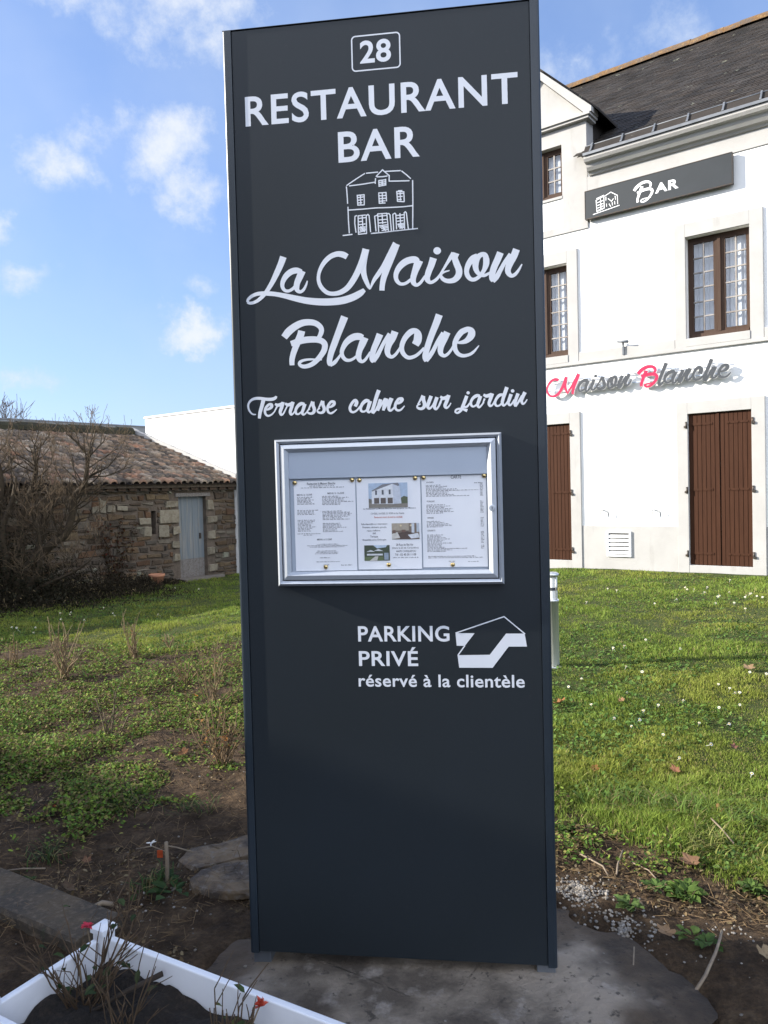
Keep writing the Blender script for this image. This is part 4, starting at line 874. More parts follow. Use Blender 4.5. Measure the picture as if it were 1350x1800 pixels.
# ------------------------------------------------------------------ menu display case on the sign
def build_case():
    C_ = thing('menu_case', 'aluminium framed glass menu case mounted on the anthracite sign', 'display case', tuple(S_P), -SY)
    z3 = lambda u, v, off=0.0: sp(460 + u / 3.0, 740 + v / 3.0, off)
    def rect(pts, off=0.0):
        q = [z3(*p, off) for p in pts]; return ((q[0][0] + q[3][0]) / 2, (q[1][0] + q[2][0]) / 2, (q[2][1] + q[3][1]) / 2, (q[0][1] + q[1][1]) / 2)
    def ring(mb, o, i, yo, yi, back, mi=0):
        """mitred frame; the outer rim at depth yo, the inner rim at yi"""
        (a, b, c, d), (e, f, g, h) = o, i
        O = [(a, c), (b, c), (b, d), (a, d)]; I = [(e, g), (f, g), (f, h), (e, h)]
        vs = [(x, yo, z) for x, z in O] + [(x, yi, z) for x, z in I] + [(x, back, z) for x, z in O] + [(x, back, z) for x, z in I]
        fs = []
        for k in range(4):
            n = (k + 1) % 4; fs += [(k, n, 4 + n, 4 + k), (8 + k, 8 + n, n, k), (4 + k, 4 + n, 12 + n, 12 + k)]
        mb.add(vs, fs, mi)
    A = rect([(62, 103), (1262, 55), (1282, 860), (88, 875)], .026); B = rect([(86, 124), (1238, 80), (1254, 832), (114, 846)], .026)
    Dr = tuple(v + e for v, e in zip(B, (.004, -.004, .004, -.004))); E = rect([(140, 165), (1187, 133), (1200, 780), (160, 797)], .014)
    mid = tuple((p + q) / 2 for p, q in zip(A, B))
    f = MB(); ring(f, A, mid, -.018, -.030, -.001); ring(f, mid, B, -.030, -.024, -.001); f.obj('frame', MT['alu'], C_)
    bk = MB(); bk.box(B[0], B[1], -.006, -.0012, B[2], B[3]); bk.obj('back_panel', MT['alu_flat'], C_)
    g = MB(); ring(g, tuple(v + e for v, e in zip(B, (.0005, -.0005, .0005, -.0005))), Dr, -.008, -.008, -.0065); g.obj('gasket', MT['dark'], C_)
    dr = MB(); md = tuple(p * .45 + q * .55 for p, q in zip(Dr, E)); ring(dr, Dr, md, -.027, -.032, -.010); ring(dr, md, E, -.032, -.020, -.010); do = dr.obj('door', MT['alu'], C_)
    gl = MB(); gl.quad((E[0] - .002, -.0185, E[2] - .002), (E[1] + .002, -.0185, E[2] - .002), (E[1] + .002, -.0185, E[3] + .002), (E[0] - .002, -.0185, E[3] + .002)); gl.obj('glass', MT['glass'], do)
    hz = (z3(145, 308, .0145)[1] + z3(1190, 275, .0145)[1]) / 2
    hd = MB(); hd.box(E[0], E[1], -.0163, -.0150, hz, E[3]); hd.obj('header_panel', MT['alu_flat'], do)
    lx, lz = z3(1215, 458, .03); lk = MB()
    n = 18
    for r0, r1, y0, y1 in ((.0105, .0105, -.030, -.037), (.0105, .007, -.037, -.0375)):
        lk.add([(lx + r * math.cos(2 * math.pi * k / n), y, lz + r * math.sin(2 * math.pi * k / n)) for r, y in ((r0, y0), (r1, y1)) for k in range(n)], [(k, (k + 1) % n, n + (k + 1) % n, n + k) for k in range(n)], 0, (1, 1, 1), True)
    lk.add([(lx + .007 * math.cos(2 * math.pi * k / n), -.0375, lz + .007 * math.sin(2 * math.pi * k / n)) for k in range(n)], [tuple(range(n))]); lk.box(lx - .001, lx + .001, -.0382, -.0376, lz - .005, lz + .005, 1)
    lk.obj('lock', [MT['alu'], MT['dark']], do)
    # the three sheets
    sheets = [('left', [(165, 320), (497, 308), (508, 785), (180, 793)], -.0085), ('right', [(838, 292), (1186, 282), (1197, 768), (851, 772)], -.0085), ('middle', [(495, 306), (838, 294), (852, 775), (510, 787)], -.0096)]
    labels = dict(left='white menu sheet with two columns of dishes, leftmost in the glass case', middle='white sheet with three small photos and red line in the glass case', right='white sheet headed CARTE with price column at its right edge')
    for key, pts, y in sheets:
        q = rect(pts, .009); x0, x1, zb, zt = q; x0 += .0015; x1 -= .0025; w, h = x1 - x0, zt - zb
        P = thing('menu_sheet', labels[key], 'menu sheet', tuple(S_P), -SY, 'sheets in the menu case')
        pm = MB(); n = 8
        pm.add([(x, y - .0006 * math.sin(i / n * math.pi) - (.0012 if i == 0 else 0), zb + h * i / n) for x in (x0, x1) for i in range(n + 1)] , [(i, n + 1 + i, n + 2 + i, i + 1) for i in range(n)], 0, (1, 1, 1), True)
        pm.obj('page', MT['paper'], P)
        ink = MB(); red = MB(); yi = y - .0013
        def row(u0, u1, v, mb=ink, hh=.0034, word=True):   # a line of small print, u v as fractions of the sheet
            u = u0
            while u < u1:
                l = random.uniform(.018, .06) if word else u1 - u0; e = min(u + l, u1)
                # irregular letters of one word
                s = u
                while s < e - .002:
                    k = min(s + random.uniform(.005, .009), e); up = random.choice((.55, .55, .6, .9)); hz_ = hh * up
                    mb.add([(x0 + w * s, yi, zt - h * v), (x0 + w * (k - .0022), yi, zt - h * v), (x0 + w * (k - .0022), yi, zt - h * v + hz_), (x0 + w * s, yi, zt - h * v + hz_)], [(0, 1, 2, 3)]); s = k
                u = e + .011
        def line(s, u0, u1, v, hh, mb_name=None, m=MT['ink']):
            t = text_mb(s, (x0 + w * u0, x0 + w * u1, zt - h * v, zt - h * v + hh), None, yi - .0001, .008); t.obj('print', m, P)
        if key == 'left':
            line('Restaurant la Maison Blanche', .22, .68, .045, .008); row(.26, .66, .062); row(.12, .82, .080)
            line('MENU à 13,50€', .05, .30, .165, .007); line('MENU à 16,50€', .55, .82, .155, .007)
            for v in (.185, .20, .215, .23, .245, .26): row(.05, random.uniform(.24, .36), v)
            for v in (.18, .195, .21, .225, .24, .255, .27): row(.46, random.uniform(.72, .97), v)
            for v in (.33, .345, .36, .375): row(.05, random.uniform(.26, .42), v)
            for v in (.345, .36, .375, .39, .405, .42, .435): row(.46, random.uniform(.76, .95), v)
            for v in (.44, .455, .47, .485, .50, .515, .53, .545, .56): row(.05, random.uniform(.22, .36), v)
            for v in (.48, .495, .51, .525, .54, .555, .57): row(.46, random.uniform(.66, .84), v)
            row(.04, .42, .59); row(.14, .30, .605); line('MENU à 21,50€', .36, .60, .665, .007)
            for a, b, v in ((.36, .7, .71), (.2, .85, .725), (.24, .8, .74), (.36, .66, .785), (.34, .7, .80), (.32, .7, .815), (.40, .56, .86), (.34, .72, .905), (.45, .55, .94), (.74, .92, .945)): row(a, b, v)
            row(.43, .438, .34)
        elif key == 'right':
            line('CARTE', .46, .62, .035, .011)
            line('ENTRÉES', .08, .19, .075, .005); line('POISSONS', .08, .20, .285, .005); line('VIANDES', .08, .18, .465, .005); line('DESSERTS', .08, .20, .605, .005)
            for b, v in ((.30, .105), (.40, .12), (.34, .135), (.55, .15), (.88, .165), (.42, .18), (.40, .195), (.5, .21), (.74, .225), (.36, .32), (.44, .335), (.36, .35), (.48, .365), (.44, .38), (.5, .395), (.34, .41), (.28, .50), (.34, .515), (.42, .53), (.46, .545), (.32, .56),
                         (.32, .65), (.30, .665), (.36, .68), (.42, .695), (.34, .71), (.30, .725), (.46, .74), (.30, .755), (.30, .77), (.34, .785), (.7, .80), (.46, .815), (.36, .83)): row(.07, b, v)
            for v in [.09, .105, .12, .135, .15, .165, .18, .195, .21, .225, .29, .305, .32, .335, .35, .365, .38, .395, .41, .47, .485, .50, .515, .53, .545, .56, .62, .635, .65, .665, .68, .695, .71, .725, .74, .77, .785, .80]: row(.905, .955, v)
            row(.82, .93, .09); row(.08, .82, .885); row(.08, .94, .90); row(.40, .50, .94); row(.70, .86, .945)
        else:
            row(.1, .9, .345, ink, .004) if False else None
            line('Le Restaurant La Maison Blanche vous propose ses Menus à', .10, .92, .345, .0062); line('13 €50, 16 €50, 21 €50 et La Carte', .22, .74, .40, .0072); line('Restaurant ouvert du lundi au vendredi', .27, .71, .437, .006, None, MT['red_ink'])
            for s, a, b, v in (('Salle disponible sur réservation :', .06, .48, .515), ('Réunions, séminaire, groupe,', .08, .46, .55), ('repas d’affaires', .15, .36, .587), ('***', .24, .29, .615), ('Terrasse', .20, .32, .65), ('Ensoleillée et/ou Ombragée', .08, .45, .688)): line(s, a, b, v, .0068)
            for s, a, b, v in (('28 Rue de Bel Air', .60, .87, .745), ('(Dans la ZI de Carquefou)', .54, .95, .782), ('44470 CARQUEFOU', .60, .91, .818), ('Tél : 02 40 30 11 08', .58, .91, .853)): line(s, a, b, v, .0072)
            row(.55, .95, .878)
            def pic(name, u0, u1, v0, v1, shapes):
                Wd, Hd = u1 - u0, v1 - v0; X = lambda a: x0 + w * (u0 + Wd * a); Z = lambda b: zt - h * (v0 + Hd * b)
                m_ = MB()
                for k, (col, poly) in enumerate(shapes): m_.prism([(X(a), Z(b)) for a, b in poly][::-1], yi - .00012 * (k + 1), yi + .0001, 0, col)
                m_.obj(name, MT['photo'], P)
            q = lambda a, b, c, d: [(a, b), (c, b), (c, d), (a, d)]
            sh = [((.42, .52, .66), q(0, 0, 1, 1)), ((.24, .22, .19), q(0, .80, 1, 1)), ((.17, .16, .14), [(0, .80), (0, .62), (.1, .66), (.1, .80)]), ((.10, .12, .07), [(.84, .84), (.82, .62), (.9, .54), (1, .58), (1, .84)]), ((.20, .20, .22), [(.08, .30), (.36, .05), (.76, 0), (.80, .10), (.74, .16), (.12, .36)]),
                  ((.72, .74, .78), [(.08, .34), (.62, .04), (.64, .86), (.08, .84)]), ((.56, .60, .68), [(.62, .04), (.80, .16), (.84, .84), (.64, .86)])]
            for a in (.17, .34, .52): sh += [((.10, .11, .13), q(a, .30 - a * .06, a + .05, .48 - a * .04)), ((.12, .10, .09), q(a - .03, .60, a + .10, .83))]
            pic('photo', .19, .80, .055, .325, sh)
            sh = [((.20, .16, .13), q(0, 0, 1, 1)), ((.40, .35, .28), q(0, 0, .62, .45)), ((.62, .66, .72), q(.72, .02, .82, .6)), ((.5, .55, .62), q(.9, 0, 1, .55)), ((.10, .07, .06), [(.2, .62), (.55, .5), (.8, .62), (.75, 1), (.3, 1)]), ((.7, .72, .76), [(.58, .72), (.95, .62), (1, .9), (.7, .96)]), ((.62, .6, .56), [(.0, .66), (.2, .55), (.3, .9), (0, .98)]), ((.75, .62, .38), q(.3, .1, .36, .2)), ((.75, .62, .38), q(.66, .1, .72, .2)), ((.16, .1, .08), q(.04, .42, .14, .62)), ((.16, .1, .08), q(.36, .40, .5, .56))]
            pic('photo', .54, .97, .498, .675, sh)
            sh = [((.06, .08, .05), q(0, 0, 1, 1)), ((.5, .6, .72), [(.35, 0), (.9, 0), (.85, .14), (.5, .2)]), ((.62, .64, .66), [(.08, .42), (.25, .30), (.42, .42)]), ((.66, .68, .70), [(.38, .36), (.56, .24), (.74, .38)]), ((.66, .68, .70), q(.1, .55, .72, .66)), ((.13, .17, .08), q(0, .74, .75, 1)), ((.30, .36, .44), q(.78, .5, .95, .95)), ((.58, .56, .52), [(.2, 1), (.42, .72), (.55, .72), (.5, 1)])]
            pic('photo', .10, .50, .735, .905, sh)
        if ink.v: ink.obj('small_print', MT['ink'], P)
    pins = [((174, 326), 'left sheet at its upper left corner'), ((476, 311), 'left sheet at its upper right corner'), ((515, 312), 'photo sheet at its upper left corner'), ((809, 301), 'photo sheet at its upper right corner'), ((853, 299), 'CARTE sheet at its upper left corner'), ((1173, 288), 'CARTE sheet at its upper right corner'), ((338, 770), 'left sheet at its lower edge'), ((671, 758), 'photo sheet at its lower edge'), ((1008, 757), 'CARTE sheet at its lower edge')]
    pr = None
    for (u, v), lab in pins:
        x, z = z3(u, v, .012)
        if pr is None:
            m = MB(); n = 14; prof = [(.0075, 0), (.0075, -.001), (.0065, -.0028), (.004, -.0042), (.0, -.0046)]
            m.add([(r * math.cos(2 * math.pi * k / n), y, r * math.sin(2 * math.pi * k / n)) for r, y in prof for k in range(n)], [(i * n + k, i * n + (k + 1) % n, (i + 1) * n + (k + 1) % n, (i + 1) * n + k) for i in range(len(prof) - 1) for k in range(n)], 0, (1, 1, 1), True)
            pr = m.obj('brass_pin', MT['brass']); o = pr
        else: o = pr.copy(); COL.objects.link(o)
        p = S_P + S_U * x - S_N * -.0113; p = S_P + S_U * x + S_N * .0113; o.location = (p[0], p[1], z); o.rotation_euler = (0, 0, -SY)
        tag(o, 'round brass pin holding the ' + lab, 'pin', 'pins in the menu case')
MT['photo'] = mat('photo_print', (1, 1, 1), .5, tone=True, noise=((.8, .8, .8), 90, .35, .7))
build_case()

# ------------------------------------------------------------------ signs on the house front
def build_house_signs():
    Fc = thing('facade_lettering', 'cut-out script lettering in grey and pink on rails along white house front', 'lettering', tuple(H_O), -HA)
    u0, v0 = sp(557, 490); u1, v1 = sp(917.6, 464.6); off = .10
    s0, t0 = hp(960.5, 690, off); s1, t1 = hp(1110, 664, off)
    k1 = (s1 - s0) / (u1 - u0); f1 = lambda x, y: (lambda p: (s0 + k1 * (p[0] - u0), (t0 + t1) / 2 + k1 * (p[1] - (v0 + v1) / 2)))(sp(x, y))
    a0, b0 = sp(495.7, 593); a1, b1 = sp(841.4, 607.7)
    c0, d0 = hp(1119.8, 659.6, off); c1, d1 = hp(1284.7, 652, off)
    k2 = (c1 - c0) / (a1 - a0); f2 = lambda x, y: (lambda p: (c0 + k2 * (p[0] - a0), (d0 + d1) / 2 + k2 * (p[1] - (b0 + b1) / 2)))(sp(x, y))
    def letters(name, sets, f, m):
        mb = MB()
        for o, s, st in sets: script(mb, st, o, s, f, -off, -off + .035, 0, 1, 3e-5, 3e-4, 2.6)
        mb.obj(name, [m, MT['white_edge']], Fc)
    letters('pink_letter', [M_A, M_B], f1, MT['pink_letter']); letters('grey_letters', AISON, f1, MT['grey_letter'])
    letters('pink_letter', [B_], f2, MT['pink_letter']); letters('grey_letters', LANCHE, f2, MT['grey_letter'])
    for z in (t0 + .02, t0 + .17):
        m = MB(); m.box(s0 + .02, c1 - .06, -off + .036, -off + .052, z - .008, z + .008)
        for x in np.linspace(s0 + .3, c1 - .3, 5): m.box(x - .008, x + .008, -off + .052, -.0005, z - .007, z + .007)
        m.obj('rail', MT['alu_flat'], Fc)
    B = thing('bar_sign', 'long grey BAR sign board with house drawing under the cornice', 'sign', tuple(H_O), -HA)
    x0, x1, z0, z1 = -1.464, .696, 5.793, 6.215
    zz = lambda u, v: hp(940 + u / 3.293, v / 3.293, .10)
    b = MB(); b.box(x0, x1, -.10, -.035, z0, z1); b.obj('board', MT['board'], B, .003)
    e = MB(); e.box(x0 - .006, x1 + .006, -.104, -.034, z1 + .0005, z1 + .010); e.box(x0 - .006, x1 + .006, -.104, -.034, z0 - .010, z0 - .0005); e.box(x1 + .0005, x1 + .008, -.104, -.034, z0, z1); e.box(x0 - .008, x0 - .0005, -.104, -.034, z0, z1); e.obj('rim', MT['iron'], B)
    for x in (x0 + .3, x1 - .3):
        k = MB(); k.box(x - .03, x + .03, -.034, -.0225, z0 + .1, z1 - .1); k.obj('bracket', MT['iron'], B)
    m = MB(); o, s, st = B_
    pa, pb = sp(495.7, 593), sp(575, 593); qa, qb = zz(570, 1110), zz(686, 1090); kk = (qb[0] - qa[0]) / (pb[0] - pa[0]); qz = (zz(575, 1160)[1] + zz(680, 1060)[1]) / 2; pz = (sp(530, 562)[1] + sp(530, 647)[1]) / 2
    script(m, st, o, s, lambda x, y: (lambda p: (qa[0] + kk * (p[0] - pa[0]), qz + kk * (p[1] - pz)))(sp(x, y)), -.1012, -.1003); m.obj('script_lettering', MT['white_edge'], B)
    a = zz(697, 1120); c = zz(832, 1088); t = zz(775, 1045)
    text_mb('AR', (a[0], c[0], (a[1] + c[1]) / 2, t[1]), None, -.1008, .03, 1.1).obj('capital_lettering', MT['white_edge'], B)
    m = MB(); lines_mb(m, [[(338, 1242), (490, 1188)], [(355, 1160), (400, 1135), (402, 1205), (360, 1225), (355, 1160)], [(405, 1135), (440, 1112), (478, 1130), (480, 1180)], [(360, 1175), (395, 1160)], [(362, 1190), (395, 1178)], [(364, 1205), (395, 1192)], [(366, 1218), (395, 1205)], [(358, 1150), (400, 1130)], [(412, 1140), (412, 1160)], [(415, 1180), (416, 1195)], [(425, 1150), (445, 1165), (455, 1150)], [(430, 1180), (440, 1195)], [(448, 1172), (450, 1188)], [(462, 1165), (464, 1182)], [(465, 1135), (468, 1155)], [(380, 1145), (384, 1215)]], (940, 0), 3.293, lambda x, y: hp(x, y, .10), .010, -.1006)
    m.obj('house_drawing', MT['white_edge'], B)
    L_ = thing('wall_lamp', 'small grey lamp bracket on the ledge between the first floor windows', 'lamp', tuple(H_O), -HA)
    m = MB(); x, z = -.915, 3.735; m.box(x - .012, x + .012, -.06, -.03, z - .13, z + .06); m.obj('bracket', MT['zinc'], L_)
    m = MB(); m.tube([(x - .07, -.10, z + .075), (x + .10, -.10, z + .055)], [.018, .024], 8); m.tube([(x, -.04, z + .05), (x, -.10, z + .07)], .01, 6); m.obj('lamp_head', MT['zinc'], L_)
build_house_signs()

# ------------------------------------------------------------------ footing, kerb, planter, slabs
def build_footing():
    rnd = random.Random(5); n = 46; top = []
    # outline of the concrete footing round the sign's feet, uneven at the edge
    base = [(-.62, 2.75), (-.70, 2.45), (-.60, 2.10), (-.45, 1.75), (0, 1.45), (.5, 1.45), (.86, 1.75), (.93, 2.15), (.88, 2.55), (.70, 2.82), (.62, 2.98), (.2, 2.92), (-.3, 2.86)]
    S = catmull([(x, y, 0) for x, y in base + base[:1]], 14)[:-1]
    ring = [(p[0] + (float(fbm(p[0] * 6, p[1] * 6, 4, 35)) - .5) * .22, p[1] + (float(fbm(p[0] * 6 + 9, p[1] * 6, 4, 36)) - .5) * .22) for p in S]; n = len(ring); c = np.mean(ring, axis=0)
    V = []; NR = 30
    for k in range(NR + 1):
        f = k / NR
        for x, y in ring:
            X, Y = c[0] + (x - c[0]) * f, c[1] + (y - c[1]) * f
            V.append((X, Y, .016 - .030 * max(0, (f - .60) / .40) ** 1.5 + (fbm(X * 7, Y * 7, 3, 31) - .5) * .018))
    m = MB(); m.add(V, [(k * n + i, k * n + (i + 1) % n, (k + 1) * n + (i + 1) % n, (k + 1) * n + i)[::-1] for k in range(NR) for i in range(n)], 0, (1, 1, 1), True)
    for i, (X, Y, Z) in enumerate(V):                  # earth trodden over the rim of the concrete
        f = (i // n) / NR; e = max(float(sstep((f + (fbm(X * 4, Y * 4, 4, 33) - .5) * 1.2 - .50) / .40)), float(sstep((f + (fbm(X * 9, Y * 9, 4, 37) - .5) * .35 - .66) / .26))); k = 1.12 - .3 * float(fbm(X * 2.3, Y * 2.3, 3, 34)); m.c[i] = tuple(k * (1 - e) + e * c for c in (.26, .215, .17))
    for i, f in enumerate(m.f): m.f[i] = f[::-1]
    struct(m.obj('concrete_footing', MT['concrete']))
build_footing()

def ground_z(x, y): return float(TZ(x, y) + micro(np.array([x]), np.array([y]))[0])

def build_gravel():
    V, Fc, T = [], [], []; rnd = random.Random(9); b = 0
    ico = [(0, 0, 1), (.9, 0, .3), (.28, .85, .3), (-.72, .53, .3), (-.72, -.53, .3), (.28, -.85, .3), (.5, .5, -.5), (-.5, .5, -.5), (-.5, -.5, -.5), (.5, -.5, -.5)]
    fs = [(0, 1, 2), (0, 2, 3), (0, 3, 4), (0, 4, 5), (0, 5, 1), (1, 6, 2), (2, 6, 7), (2, 7, 3), (3, 7, 8), (3, 8, 4), (4, 8, 9), (4, 9, 5), (5, 9, 1), (1, 9, 6)]
    spots = [(.74, 3.0, .14, 420), (.82, 2.75, .13, 240), (-.2, 1.9, .9, 90), (1.2, 2.7, .6, 90), (-.9, 3.1, .7, 150), (-2, 5, 1.6, 160)]
    for cx, cy, r, n in spots:
        for _ in range(n):
            a = rnd.uniform(0, 6.28); d = r * abs(rnd.gauss(0, .55)); x, y = cx + d * math.cos(a), cy + d * math.sin(a); s = rnd.uniform(.003, .010) * (1 if n > 200 else .8)
            z = max(ground_z(x, y), .01 if math.hypot(x - .1, y - 2.2) < .75 else -1) + s * .3; k = rnd.uniform(.45, 1.15); q = [rnd.uniform(.6, 1.2) for _ in range(3)]; th = rnd.uniform(0, 6.28)
            for v in ico:
                X, Y = v[0] * q[0] * s, v[1] * q[1] * s; V.append((x + X * math.cos(th) - Y * math.sin(th), y + X * math.sin(th) + Y * math.cos(th), z + v[2] * q[2] * s * .8)); T.append((k, k * .97, k * .92))
            Fc += [[b + i for i in f] for f in fs]; b += len(ico)
    o = np_obj('gravel', np.array(V), np.array(Fc), 3, MT['gravel'], np.array(T)); tag(o, 'loose pale gravel scattered on the soil beside the concrete footing', 'gravel', kind='stuff')
build_gravel()

def build_kerb():
    a = np.array([-2.40, 3.56]); b = np.array([-1.076, 2.767]); d = (b - a) / np.linalg.norm(b - a); n = np.array([-d[1], d[0]]); L_ = np.linalg.norm(b - a)
    for u0, u1, lab in ((0.0, .995, 'long grey kerb stone at the left edge of the bed'), (1.003, L_, 'short grey kerb stone behind the corner of the white planter')):
        m = MB(); nn = 10
        us = np.linspace(u0, u1, nn); vs = []
        for u in us:
            for (t, z) in ((-.115, -.1), (-.112, .04), (-.10, .052), (.085, .052), (.10, .042), (.103, -.1)):
                j = random.uniform(-.003, .003); p = a + d * u + n * (t + j); vs.append((p[0], p[1], z + (random.uniform(-.003, .003) if z > 0 else 0)))
        fs = [(i * 6 + k, i * 6 + k + 1, (i + 1) * 6 + k + 1, (i + 1) * 6 + k) for i in range(nn - 1) for k in range(5)] + [tuple(range(6)), tuple(range((nn - 1) * 6, nn * 6))[::-1]]
        m.add(vs, fs, 0); o = m.obj('kerb_stone', MT['kerb']); tag(o, lab, 'kerb', 'kerb stones along the bed')
build_kerb()

def build_slabs():
    for px, z, th, lab in (([(312, 1512), (335, 1490), (385, 1482), (432, 1468), (470, 1472), (470, 1492), (425, 1506), (368, 1522), (345, 1528)], .03, .035, 'rough flat stone slab lying behind the lower slab beside the sign'),
                       ([(331, 1545), (352, 1530), (410, 1512), (470, 1508), (475, 1562), (430, 1566), (372, 1566), (340, 1556)], .032, .037, 'rough flat stone slab lying nearest the left foot of the sign')):
        m = MB(); pts = []
        for x, y in px:
            d = rayd(x, y); t = (z - CAMZ) / d[2]; p = CAM + t * d; pts.append((p[0], p[1]))
        pts = [tuple(np.array(pts[i]) + (np.array(pts[(i + 1) % len(pts)]) - np.array(pts[i])) * k / 3 + np.array([random.uniform(-.005, .005), random.uniform(-.005, .005)])) for i in range(len(pts)) for k in range(3)]
        n = len(pts); c = np.mean(pts, axis=0); rings = [(1.02, -th * .95), (1.0, -.010), (.975, 0), (.80, .003), (.55, .010), (.25, .004)]
        vs = [(c[0] + (x - c[0]) * f + random.uniform(-.006, .006), c[1] + (y - c[1]) * f + random.uniform(-.006, .006), z + h + random.uniform(-.0022, .0022)) for f, h in rings for x, y in pts]
        fs = [(k * n + i, k * n + (i + 1) % n, (k + 1) * n + (i + 1) % n, (k + 1) * n + i) for k in range(5) for i in range(n)] + [tuple(range(5 * n, 6 * n))]
        m.add(vs, fs); bmx = m.obj('stone_slab', MT['slab']); bm = bmesh.new(); bm.from_mesh(bmx.data); bmesh.ops.recalc_face_normals(bm, faces=bm.faces); bm.to_mesh(bmx.data); bm.free()
        tag(bmx, lab, 'stone slab', 'stone slabs by the sign')
build_slabs()

PL_C = np.array([-.885, 2.30]); PL_A = R(-29.5); PL_U = np.array([math.cos(PL_A), math.sin(PL_A)]); PL_V = np.array([math.sin(PL_A), -math.cos(PL_A)])
PL_L, PL_W, PL_H = 1.02, .385, .30
def build_planter():
    P = thing('planter', 'white plastic planter box with square corner posts in front of the sign', 'planter', (PL_C[0], PL_C[1], 0), PL_A)
    t = .022
    # local x along the long side, local -y towards the viewer
    for (x0, x1, y0, y1) in ((.03, PL_L - .03, -t / 2, t / 2), (.03, PL_L - .03, -PL_W - t / 2, -PL_W + t / 2), (-t / 2, t / 2, -PL_W + .03, -.03), (PL_L - t / 2, PL_L + t / 2, -PL_W + .03, -.03)):
        m = MB(); m.box(x0, x1, y0, y1, .03, PL_H - .012); m.obj('side_board', MT['pvc'], P, .004)
    for x in (0, PL_L):
        for y in (0, -PL_W):
            m = MB(); m.box(x - .023, x + .023, y - .023, y + .023, 0, PL_H); po = m.obj('corner_post', MT['pvc'], P, .003)
            c = MB(); c.box(x - .028, x + .028, y - .028, y + .028, PL_H + .0005, PL_H + .016); c.add([(x + a * .028, y + b * .028, PL_H + .0165) for a, b in ((-1, -1), (1, -1), (1, 1), (-1, 1))] + [(x + a * .012, y + b * .012, PL_H + .026) for a, b in ((-1, -1), (1, -1), (1, 1), (-1, 1))], [(0, 1, 5, 4), (1, 2, 6, 5), (2, 3, 7, 6), (3, 0, 4, 7), (4, 5, 6, 7)])
            c.obj('post_cap', MT['pvc'], po, .002)
    m = MB(); nx, ny = 60, 22; xs = np.linspace(.015, PL_L - .015, nx); ys = np.linspace(-PL_W + .015, -.015, ny)
    vs = [(x, y, PL_H - .088 + (float(fbm(x * 14, y * 14, 4, 41)) - .5) * .07) for y in ys for x in xs]
    m.add(vs, [(j * nx + i, j * nx + i + 1, (j + 1) * nx + i + 1, (j + 1) * nx + i) for j in range(ny - 1) for i in range(nx - 1)], 0, (1, 1, 1), True); m.obj('soil', MT['potting'], P)
build_planter()
def pl_pt(u, v, z): p = PL_C + PL_U * u + PL_V * v; return (p[0], p[1], z)

# ------------------------------------------------------------------ plants
def cane(m, p0, d, L_, r, rnd, tone, depth=0, mi=0, wob=.25, leafs=None):
    """one woody shoot with side shoots"""
    pts = [Vector(p0)]; d = Vector(d).normalized(); n = max(3, int(L_ / .035))
    for i in range(n):
        d = (d + Vector((rnd.uniform(-1, 1), rnd.uniform(-1, 1), rnd.uniform(-.6, .8))) * wob * .35).normalized(); pts.append(pts[-1] + d * L_ / n)
        if depth > 0 and i > 0 and rnd.random() < .45:
            q = (d + Vector((rnd.uniform(-1, 1), rnd.uniform(-1, 1), rnd.uniform(-.2, .6))) * .9).normalized(); cane(m, pts[-1], q, L_ * rnd.uniform(.25, .5), r * .6, rnd, tone, depth - 1, mi, wob, leafs)
    m.tube(pts, [r * (1 - .45 * i / n) for i in range(n + 1)], 5, mi, tone)
    if leafs is not None: leafs.append((pts[-1], d))
    return pts
def leaf(m, p, d, up, l, w, tone, mi=0, fold=.25):
    p = Vector(p); d = Vector(d).normalized(); s = d.cross(Vector(up)).normalized(); u = s.cross(d)
    a = [p, p + d * l * .45 + s * w - u * 0, p + d * l, p + d * l * .45 - s * w, p + d * l * .5 - u * w * fold * -1]
    m.add([p, p + d * l * .3 + s * w * .8 + u * w * fold, p + d * l * .7 + s * w * .7 + u * w * fold, p + d * l - u * l * .12, p + d * l * .7 - s * w * .7 + u * w * fold, p + d * l * .3 - s * w * .8 + u * w * fold, p + d * l * .5], [(0, 1, 6), (1, 2, 6), (2, 3, 6), (3, 4, 6), (4, 5, 6), (5, 0, 6)], mi, tone)
def rose_head(m, p, r, rnd):
    for k in range(11):
        a = rnd.uniform(0, 6.28); e = rnd.uniform(.1, 1.3); d = Vector((math.cos(a) * math.cos(e), math.sin(a) * math.cos(e), math.sin(e))); leaf(m, Vector(p) + d * r * .15, d, (0, 0, 1) if e < 1 else (1, 0, 0), r * rnd.uniform(.8, 1.2), r * .55, (1, 1, 1))

def rose_bush(name, base, spec, label, group, rnd, tone=(1, 1, 1), leaves=0, leaf_tones=((.10, .14, .035),), flower=None, thick=.006, mound=True):
    """base (x,y,z); spec: list of (dir, length, radius) for the main canes"""
    T = thing(name, label, 'rose bush', base, 0, group); m = MB(); tips = []
    for d, l, r in spec: cane(m, (rnd.uniform(-.03, .03), rnd.uniform(-.03, .03), -.02), d, l, r, rnd, tone, 1, 0, .3, tips)
    m.obj('cane', MT['cane'], T)
    if leaves:
        lf = MB()
        for _ in range(leaves):
            p, d = rnd.choice(tips); q = Vector((rnd.uniform(-1, 1), rnd.uniform(-1, 1), rnd.uniform(-.5, .8))); k = rnd.choice(leaf_tones); v = rnd.uniform(.7, 1.3)
            leaf(lf, p - d * rnd.uniform(0, .12), q, (0, 0, 1), rnd.uniform(.02, .038), rnd.uniform(.008, .014), tuple(c * v for c in k))
        lf.obj('leaves', MT['leaf'], T)
    if flower:
        f = MB(); p = max(tips, key=lambda t: t[0].z)[0] if flower[0] is None else Vector(flower[0]) - Vector(base)
        rose_head(f, p, flower[1], rnd); f.obj('flower', MT[flower[2]], T)
    return T

